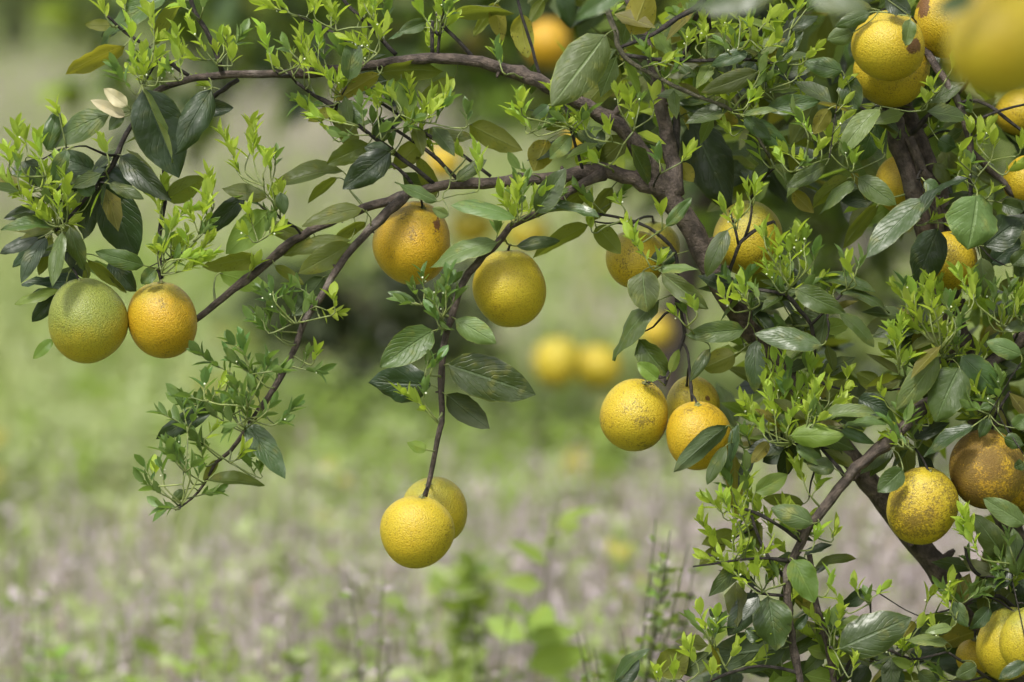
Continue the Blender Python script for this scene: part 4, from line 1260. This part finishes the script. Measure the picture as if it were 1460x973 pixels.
def make_shoot(b, t, kind, shared=None, start=None, zr=(-.075, -.01)):
    b, t = np.array(b), np.array(t)
    Lp = np.linalg.norm(t - b)
    z = R.uniform(*zr)
    z = clear_of_fruit([b, (b + t) / 2, t, t + (8, 0), t - (8, 0), t - (0, 8)], z, True)
    B, Tp = P(*b, z), P(*t, z + R.uniform(-.3, .3) * Lp * PX)
    k = PX
    a = nrm(Tp - B); L = np.linalg.norm(Tp - B)
    mb = MB()
    st = B
    if start is None:
        A, d, own, r = nearest(B, a)
        par = own
    if start is not None:
        st = start
    elif d > 50 * k:
        q = B + nrm((A - B) / d * .8 - a * .35) * 8 * k
        if np.linalg.norm(q - A) > 8 * k:
            par = grow_twig(A, q, min(r * .8, 1.7 * k), 1.2 * k, M['stem'] if d < 80 * k else M['twig'])
        st = q
    else:
        st = A
    side = nrm(np.cross(a, RN.normal(0, 1, 3)))
    s = spline([(*st, 1.3 * k), (*B, 1.15 * k), (*(B * .5 + Tp * .5 + side * L * .07), .95 * k), (*Tp, .6 * k)], 0.006)
    mb.tube(s[:, :3] - B, s[:, 3], 5, 1)
    up = np.array([0, 0, 1.0])
    n = int(np.clip(Lp / R.uniform(4.0, 6.5), 5, 12))
    ang = R.uniform(0, 6.28)
    for i in range(n):
        f = .22 + .80 * ((i + R.random() * .6) / n) ** .75
        f = min(f, 1.0)
        p = B * (1 - f) + Tp * f + side * L * .07 * 4 * f * (1 - f)
        ang += 2.4 + R.uniform(-.3, .3)
        rad = nrm(np.cross(a, [0.2, 0.9, 0.35])); rad2 = np.cross(a, rad)
        ou = rad * math.cos(ang) + rad2 * math.sin(ang)
        open_ = R.uniform(.4, 1.5) * (1.15 - .55 * f)
        dr = nrm(a * 1.0 + ou * open_ + up * .25)
        LL = R.uniform(13, 31) * k * (1.0 if kind == 1 else 1.0) * (.75 + .35 * math.sin(f * 2.6))
        leaflet(mb, p - B, dr, nrm(-ou + a * .8 + up * .5 + RN.normal(0, .25, 3)), LL, LL * (R.uniform(.30, .50) if kind == 1 else R.uniform(.34, .50)))
        if R.random() < .07:
            c = p - B + ou * 4 * k + a * 2 * k
            mb.tube([p - B, c], [.5 * k, .5 * k], 4, 1)
            mb.add(np.array(ICO) * R.uniform(1.1, 1.7) * k + c, ICF, 2)
    if shared is not None:
        for vv, uu in zip(mb.v, mb.uv): shared.v.append(vv + B - T0); shared.uv.append(uu)
        off = 3 if kind != 1 else 0
        shared.f.extend([tuple(i + shared.n for i in q) for q in mb.f]); shared.m.extend([m + off for m in mb.m]); shared.n += mb.n
        return None
    o = mb.build('young_shoot', [M['shoot' if kind == 1 else 'shoot2'], M['stem'], M['bud']])
    o.parent = par
    o.location = B - T0
    return o


shoot_specs = []
for item in SHOOTS.replace('\n', '|').split('|'):
    q = item.split()
    if len(q) < 5: continue
    ox, oy, s = REG[q[0]]
    v = [float(x) for x in q[1:5]]
    kind = 2 if (len(q) > 5) else 1
    b, t = (ox + v[0] / s, oy + v[1] / s), (ox + v[2] / s, oy + v[3] / s)
    if kind == 1 and R.random() < .16: kind = 2
    shoot_specs.append((b, t, kind))
shoot_specs.sort(key=lambda q: -math.hypot(q[0][0] - q[1][0], q[0][1] - q[1][1]))
GROWTH = MB()
for sp in sorted(shoot_specs[:290], key=key):
    make_shoot(*sp)
for sp in shoot_specs[290:]:
    make_shoot(*sp, shared=GROWTH)


def to_px(p):
    d = p - CAM; z = d @ FWD; k = PX * z / DIST
    return 730 + (d @ RGT) / k, 486.5 - (d @ UPV) / k, z - DIST


# more new growth, too small and dense to tell apart, along the wood that carries it in the photograph
ZONES = [((0, 170, 110, 330), 14, 1), ((380, 0, 660, 230), 52, 1), ((150, 40, 350, 150), 16, 1), ((230, 300, 400, 400), 24, 1), ((690, 150, 900, 330), 22, 1),
         ((900, 0, 1200, 300), 62, 1), ((1180, 150, 1460, 330), 30, 1), ((1040, 380, 1180, 640), 44, 1), ((1280, 400, 1460, 640), 46, 1),
         ((990, 640, 1150, 860), 30, 1), ((1000, 850, 1460, 973), 40, 1), ((380, 400, 460, 540), 6, 2), ((220, 500, 400, 720), 20, 2), ((560, 400, 680, 480), 8, 2),
         ((1370, 700, 1460, 870), 14, 2)]
NPX = np.array([to_px(p) for p in NET_P]); NPT = np.array(NET_P); NRD = np.array(NET_R)
for (x0, y0, x1, y1), cnt, kd in ZONES:
    ok = np.where((NPX[:, 0] > x0) & (NPX[:, 0] < x1) & (NPX[:, 1] > y0) & (NPX[:, 1] < y1) & (np.abs(NPX[:, 2]) < .12) & (NRD < 9 * PX))[0]
    if not len(ok): continue
    for _ in range(int(cnt * 1.1)):
        i = int(R.choice(list(ok)))
        u, v, zz = NPX[i]
        an = R.gauss(-math.pi / 2, .75 if kd == 1 else 1.2)
        ln = R.choice((R.uniform(14, 30), R.uniform(25, 62)))
        st = (u + math.cos(an) * ln * .25, v + math.sin(an) * ln * .25)
        if any(((u + math.cos(an) * ln * q - f[0]) / (f[2] + 8)) ** 2 + ((v + math.sin(an) * ln * q - f[1]) / (f[3] + 8)) ** 2 < 1 for f in FRUIT if abs(f[4]) < .2 for q in (.2, .6, 1.1)):
            continue                                            # leave the fruit in view as it is in the photograph
        make_shoot(st, (u + math.cos(an) * ln, v + math.sin(an) * ln), kd if R.random() > .3 else 2, GROWTH, NPT[i], (zz - .02, zz + .035))
o = GROWTH.build('new_growth', [M['shoot'], M['stem'], M['bud'], M['shoot2'], M['stem'], M['bud']], tree)
tag(o, kind='stuff')
print('SHOOTS', len(shoot_specs), 'LEAVES', len(leaf_specs), 'WOOD', len(set(o.name for o in NET_O)))

# ---- foliage deeper in the crown and beyond the frame (a mass, not single leaves)
def in_poly(x, y, poly):
    ins = np.zeros(len(x), bool)
    j = len(poly) - 1
    for i in range(len(poly)):
        xi, yi = poly[i]; xj, yj = poly[j]
        c = ((yi > y) != (yj > y)) & (x < (xj - xi) * (y - yi) / (yj - yi + 1e-9) + xi)
        ins ^= c; j = i
    return ins


def mass(polys, n, z0, z1, size, mix, name='foliage'):
    X, Y = [], []
    for (poly, share) in polys:
        pa = np.array(poly, float)
        k = int(n * share); got = 0
        while got < k:
            x = RN.uniform(pa[:, 0].min(), pa[:, 0].max(), k * 3); y = RN.uniform(pa[:, 1].min(), pa[:, 1].max(), k * 3)
            m = in_poly(x, y, poly)
            X.append(x[m][:k - got]); Y.append(y[m][:k - got]); got += min(m.sum(), k - got)
    x, y = np.concatenate(X), np.concatenate(Y)
    k = len(x)
    # tufts: pull leaves towards shared twig ends
    z = RN.uniform(z0, z1, k)
    pos = np.array([P(a, b, c) for a, b, c in zip(x, y, z)])
    cen = pos[RN.integers(0, k, max(3, k // 7))]
    dd = np.linalg.norm(pos[:, None] - cen[None], axis=2); c = cen[np.argmin(dd, 1)]
    pos = c + (pos - c) * .45
    dr = (pos - c) / (np.linalg.norm(pos - c, axis=1, keepdims=True) + 1e-6) + RN.normal(0, .5, (k, 3)) + np.array([0, 0, -.15])
    V = leaves_at(pos, dr, RN.normal(0, .45, (k, 3)) + np.array([0, -.35, .9]), RN.uniform(.75, 1.25, k) * size, RN.uniform(.38, .52, k) * size)
    FOL_V.append(V - T0); FOL_M.append(RN.choice(6, k, p=mix))


FOL_V, FOL_M = [], []
RIGHT = [([(1150, -60), (1560, -60), (1560, 330), (1240, 330), (1150, 250)], .26),
         ([(960, -60), (1150, -60), (1150, 250), (1060, 300), (985, 250)], .16),
         ([(760, -60), (960, -60), (930, 230), (860, 225), (810, 140)], .08),
         ([(1020, 420), (1180, 440), (1180, 540), (1090, 620), (1040, 700), (1030, 640), (1060, 540)], .08),
         ([(1280, 380), (1560, 330), (1560, 640), (1330, 640), (1230, 600), (1280, 520)], .20),
         ([(1380, 700), (1560, 620), (1560, 1050), (1400, 1050), (1390, 860)], .10),
         ([(1010, 880), (1400, 890), (1400, 1050), (960, 1050)], .12)]
mass(RIGHT, 620, .10, .42, .062, [.34, .20, .14, .12, .14, .06])
mass([([(1500, -200), (1900, -200), (1900, 1250), (1560, 1100)], 1.0)], 900, -.1, .6, .07, [.34, .2, .16, .14, .1, .06])
mass([([(760, -300), (1560, -300), (1560, -60), (800, -50)], 1.0)], 420, .12, .6, .07, [.34, .2, .16, .14, .1, .06])
mass([([(1290, -420), (1600, -420), (1600, -110), (1330, -110)], 1.0)], 60, -1.55, -1.1, .06, [.4, .2, .16, .14, .1, 0])  # unseen leaf tuft added to shade the large blurred orange nearest the camera
# leaves on the twigs of the dense side, in focus but overlapping too much to be told apart
for (x0, y0, x1, y1), cnt in (((960, 0, 1240, 300), 60), ((1230, 150, 1460, 340), 34), ((1030, 400, 1200, 640), 52), ((1270, 380, 1460, 640), 48), ((1000, 660, 1130, 860), 16),
                              ((1000, 860, 1460, 973), 50), ((1370, 700, 1460, 870), 18), ((760, 0, 960, 240), 26), ((20, 190, 180, 390), 36), ((380, 90, 640, 260), 16)):
    ok = np.where((NPX[:, 0] > x0) & (NPX[:, 0] < x1) & (NPX[:, 1] > y0) & (NPX[:, 1] < y1) & (np.abs(NPX[:, 2]) < .12) & (NRD < 9 * PX))[0]
    if not len(ok): continue
    for _ in range(cnt):
        i = int(R.choice(list(ok))); u, v, zz = NPX[i]
        an = R.uniform(-.6, math.pi + .6); ln = R.uniform(42, 78)
        tu, tv = u + math.cos(an) * ln, v + math.sin(an) * ln
        z = clear_of_fruit([(u, v), ((u + tu) / 2, (v + tv) / 2), (tu, tv)], zz + R.uniform(.0, .05), False)
        p0, p1 = P(u, v, z), P(tu, tv, z + R.uniform(-.02, .03))
        L = np.linalg.norm(p1 - p0)
        nv = V2C * R.uniform(.3, 1.0) + np.array([0, 0, .8]) + RN.normal(0, .35, 3)
        FOL_V.append(leaves_at((p0 + (p1 - p0) * .12)[None], (p1 - p0)[None], nv[None], np.array([L * .88]), np.array([L * R.uniform(.36, .48)])) - T0)
        FOL_M.append(np.array([R.choices(range(6), [.38, .2, .04, .16, .16, .06])[0]]))
tag(scatter_mesh('foliage', [M['mid'], M['olive'], M['shoot'], M['dark'], M['fresh'], M['yellow']], np.concatenate(FOL_V), LT_F3, np.concatenate(FOL_M), LT_UV, tree), kind='stuff')

# ------------------------------------------------------------------ the oranges
def fruit_mesh(seed, nu=40, nv=28):
    r = random.Random(seed)
    k1, k2, p1, p2 = r.uniform(.012, .034), r.uniform(.006, .020), r.uniform(0, 6), r.uniform(0, 6)
    neck = r.uniform(0.0, .035)
    vs = []
    for i in range(1, nv):
        th = math.pi * i / nv
        for j in range(nu):
            ph = 2 * math.pi * j / nu
            rr = 1 + k1 * math.sin(2 * ph + p1) * math.sin(th) + k2 * math.sin(3 * ph + p2) * math.sin(th) ** 2
            rr += neck * math.exp(-(th / .55) ** 2) - .055 * math.exp(-(th / .20) ** 2) - .02 * math.exp(-((math.pi - th) / .16) ** 2)
            vs.append((rr * math.sin(th) * math.cos(ph), rr * math.sin(th) * math.sin(ph), rr * math.cos(th)))
    top = len(vs); vs.append((0, 0, 1 + neck - .06)); vs.append((0, 0, -.985))
    fs = [((i) * nu + j, (i + 1) * nu + j, (i + 1) * nu + (j + 1) % nu, i * nu + (j + 1) % nu) for i in range(nv - 2) for j in range(nu)]
    fs += [(top, j, (j + 1) % nu) for j in range(nu)] + [(top + 1, (nv - 2) * nu + (j + 1) % nu, (nv - 2) * nu + j) for j in range(nu)]
    return np.array(vs), fs


SCARS = {2: [(.62, -.45, .10, .22)], 9: [(.62, .10, .22, .22)], 11: [(-.72, -.35, .16, .3)], 7: [(.5, -.25, .1, .1)]}
TILT = {0: (-.15, -.10), 1: (.0, -.05), 2: (.30, -.35), 4: (.15, -.1), 5: (-.2, -.5), 6: (.3, -.2), 7: (-.3, -.75), 9: (.2, -.2)}
for i, (cx, cy, rx, ry, z, gr, ru, wa, lab) in enumerate(FRUIT):
    vs, fs = fruit_mesh(i * 7 + 3)
    k = PX * (DIST + z) / DIST
    C = P(cx, cy, z)
    tx, ty = TILT.get(i, (R.uniform(-.2, .2), R.uniform(-.3, .15)))
    upd = nrm(np.array([tx, ty, 1.0]))
    q = Vector(upd).to_track_quat('Z', 'Y')
    Rm = np.array(q.to_matrix())
    vs = vs * (1 + .030 * np.sin(vs @ np.array([2.1, 1.3, 2.6]) + i * 1.7))[:, None]
    vs = vs * np.array([rx * k, (rx * .5 + ry * .5) * k, ry * k])
    mb = MB(); mb.add(vs, fs)
    o = mb.build('orange', M['rind'])
    o.location = C
    o.rotation_mode = 'QUATERNION'; o.rotation_quaternion = q
    o.color = (gr, ru, wa, 1)
    sv_ = np.zeros(len(vs))
    for (sx, sy, wd, ht) in SCARS.get(i, ()):
        dv = RGT * sx - UPV * sy + V2C * math.sqrt(max(.05, 1 - sx * sx - sy * sy))
        un = (vs @ Rm.T); un = un / np.linalg.norm(un, axis=1, keepdims=True)
        e1 = (un - dv) @ RGT / wd; e2 = (un - dv) @ UPV / ht
        fr = (un @ V2C) > 0
        sv_ = np.maximum(sv_, np.where(fr, np.clip(1.0 - np.sqrt(e1 ** 2 + e2 ** 2) * .5, 0, 1), 0))
    at = o.data.attributes.new('scar', 'FLOAT', 'POINT'); at.data.foreach_set('value', sv_)
    tag(o, lab, 'orange', 'oranges on the tree' if abs(z) < 1 else ('oranges on the tree behind' if z > 0 else None))
    # calyx: little five pointed star, and the stalk that carries the fruit
    mb = MB()
    top = ry * k * .965
    pts = [(0, 0, top + .0016)]
    for j in range(10):
        rr = (7.0 if j % 2 == 0 else 3.6) * k
        pts.append((rr * math.cos(j * .628), rr * math.sin(j * .628), top - (.0002 if j % 2 else -.0010)))
    mb.add(pts, [(0, 1 + j, 1 + (j + 1) % 10) for j in range(10)])
    mb.tube([(0, 0, top - .002), (0, 0, top + .0035)], [2.6 * k, 1.8 * k], 6)
    mb.build('calyx', M['calyx'], o)
    mb = MB()
    if abs(z) < .2:
        tp = C + Rm @ np.array([0, 0, top])
        nd = tp + upd * 8 * k
        A, d, own, r = nearest(nd, -upd, 2.0)
        if d > 60 * k:
            e = tp + nrm(upd + (A - tp) / (d + 1e-6) * .6) * 11 * k
            grow_twig(A, e, min(r, 2.4 * k), 1.8 * k, M['twig'], sag=.02)
            A = e
    else:
        A = C + Rm @ np.array([0, 0, top]) + (upd + np.array([.2, .1, 0])) * .03
    al = Rm.T @ (A - C)
    s = spline([(0, 0, top - .001, 1.9 * k), (*(np.array([0, 0, top]) * .45 + al * .55 + np.array([0, 0, .002])), 1.5 * k), (*al, 1.6 * k)], .006)
    mb.tube(s[:, :3], s[:, 3], 6)
    mb.build('stalk', M['twig'], o)

# ------------------------------------------------------------------ single weeds that stand out of the meadow
def weed(label, px, py_top, depth, n_stem, spread, leaf, lmix, seed, heads=True):
    """Upright weed whose top shows at (px, py_top); grows from the ground at that distance."""
    r = np.random.default_rng(seed)
    top = P(px, py_top, depth)
    base = np.array([top[0], top[1], float(gz(top[0], top[1]))])
    h = top[2] - base[2]
    e = bpy.data.objects.new('weed_plant', None); COL.objects.link(e)
    e.location = base
    tag(e, label, 'weed', 'single weeds in the meadow')
    for s in range(n_stem):
        a = r.uniform(-1, 1)
        tp = np.array([a * spread, r.uniform(-.5, .5) * spread, h * r.uniform(.72, 1.0) if s else h])
        md = tp * .5 + np.array([-a * spread * .15, 0, h * .06])
        mb = MB()
        sp = spline([(a * .01, 0, 0, .0022), (*md, .0017), (*tp, .0008)], .03)
        mb.tube(sp[:, :3], sp[:, 3], 5)
        mb.build('stem', WS[0], e)
        k = int(14 + h * 85) if leaf < .06 else 6
        t = r.uniform(.25, 1, k) if leaf < .06 else r.uniform(.75, 1, k)
        idx = np.minimum((t * (len(sp) - 1)).astype(int), len(sp) - 1)
        pos = sp[idx, :3]
        an = r.uniform(0, 6.28, k)
        dr = np.stack([np.cos(an), np.sin(an), r.uniform(.0, .9, k)], 1)
        ln = leaf * r.uniform(.6, 1.2, k) * (1.15 - .35 * t)
        V = leaves_at(pos, dr, r.normal(0, .5, (k, 3)) + np.array([0, -.7, .5]), ln, ln * .48)
        MI = r.choice(3, k, p=lmix)
        tag(scatter_mesh('leaf_spray', [GW[0], GW[1], DRY[1]], V, LT_F3, MI, LT_UV, e), kind='stuff')


WS = [plain_mat('weed_stem', (0.07, 0.08, 0.035), (0.12, 0.12, 0.06), 30, .7),]
for i, (lab, px, pt, z, ns, spd, lf, mx) in enumerate([
    ('tall seedy weed with forked stems, left of the dark leaves at the lower right', 893, 742, .5, 8, .075, .020, [.55, .25, .20]),
    ('seedy weed with a single leaning stem, right of the tall forked one', 938, 780, .55, 4, .05, .018, [.45, .25, .30]),
    ('thin dry weed standing up below the pair of lowest oranges', 528, 805, .8, 3, .03, .018, [.3, .3, .4]),
    ('dark dry seed spike at the bottom edge, left of the middle', 281, 940, .7, 1, .01, .014, [0, .1, .9]),
    ('leafy bright green weed at the bottom edge, left of the lowest oranges', 446, 900, 1.15, 3, .05, .030, [.5, .5, 0]),
    ('broad leaved green weed behind and right of the lowest oranges', 672, 775, 1.7, 3, .06, .055, [.85, .15, 0]),
    ('bright green weed with long leaves above the meadow, right of the lowest oranges', 745, 712, 1.3, 2, .06, .10, [1., 0, 0]),
    ('low yellow green weed near the bottom edge, left of the dark leaf tips', 885, 910, 1.3, 3, .05, .034, [.7, .3, 0]),
    ('bushy green weed at the bottom edge, under the lowest oranges', 610, 868, 1.4, 4, .08, .028, [.55, .40, .05]),
    ('small green weed at the bottom edge near the lower left corner', 90, 905, 1.2, 3, .06, .036, [.7, .3, 0]),
    ('thin pale weed above the lower left corner', 45, 810, 1.3, 2, .04, .018, [.2, .5, .3]),
    ('pale flowering weed in the middle of the lower meadow, right of a dry one', 690, 850, .95, 2, .04, .016, [.3, .5, .2]),
]):
    weed(lab, px, pt, z, ns, spd, lf, mx, 40 + i)
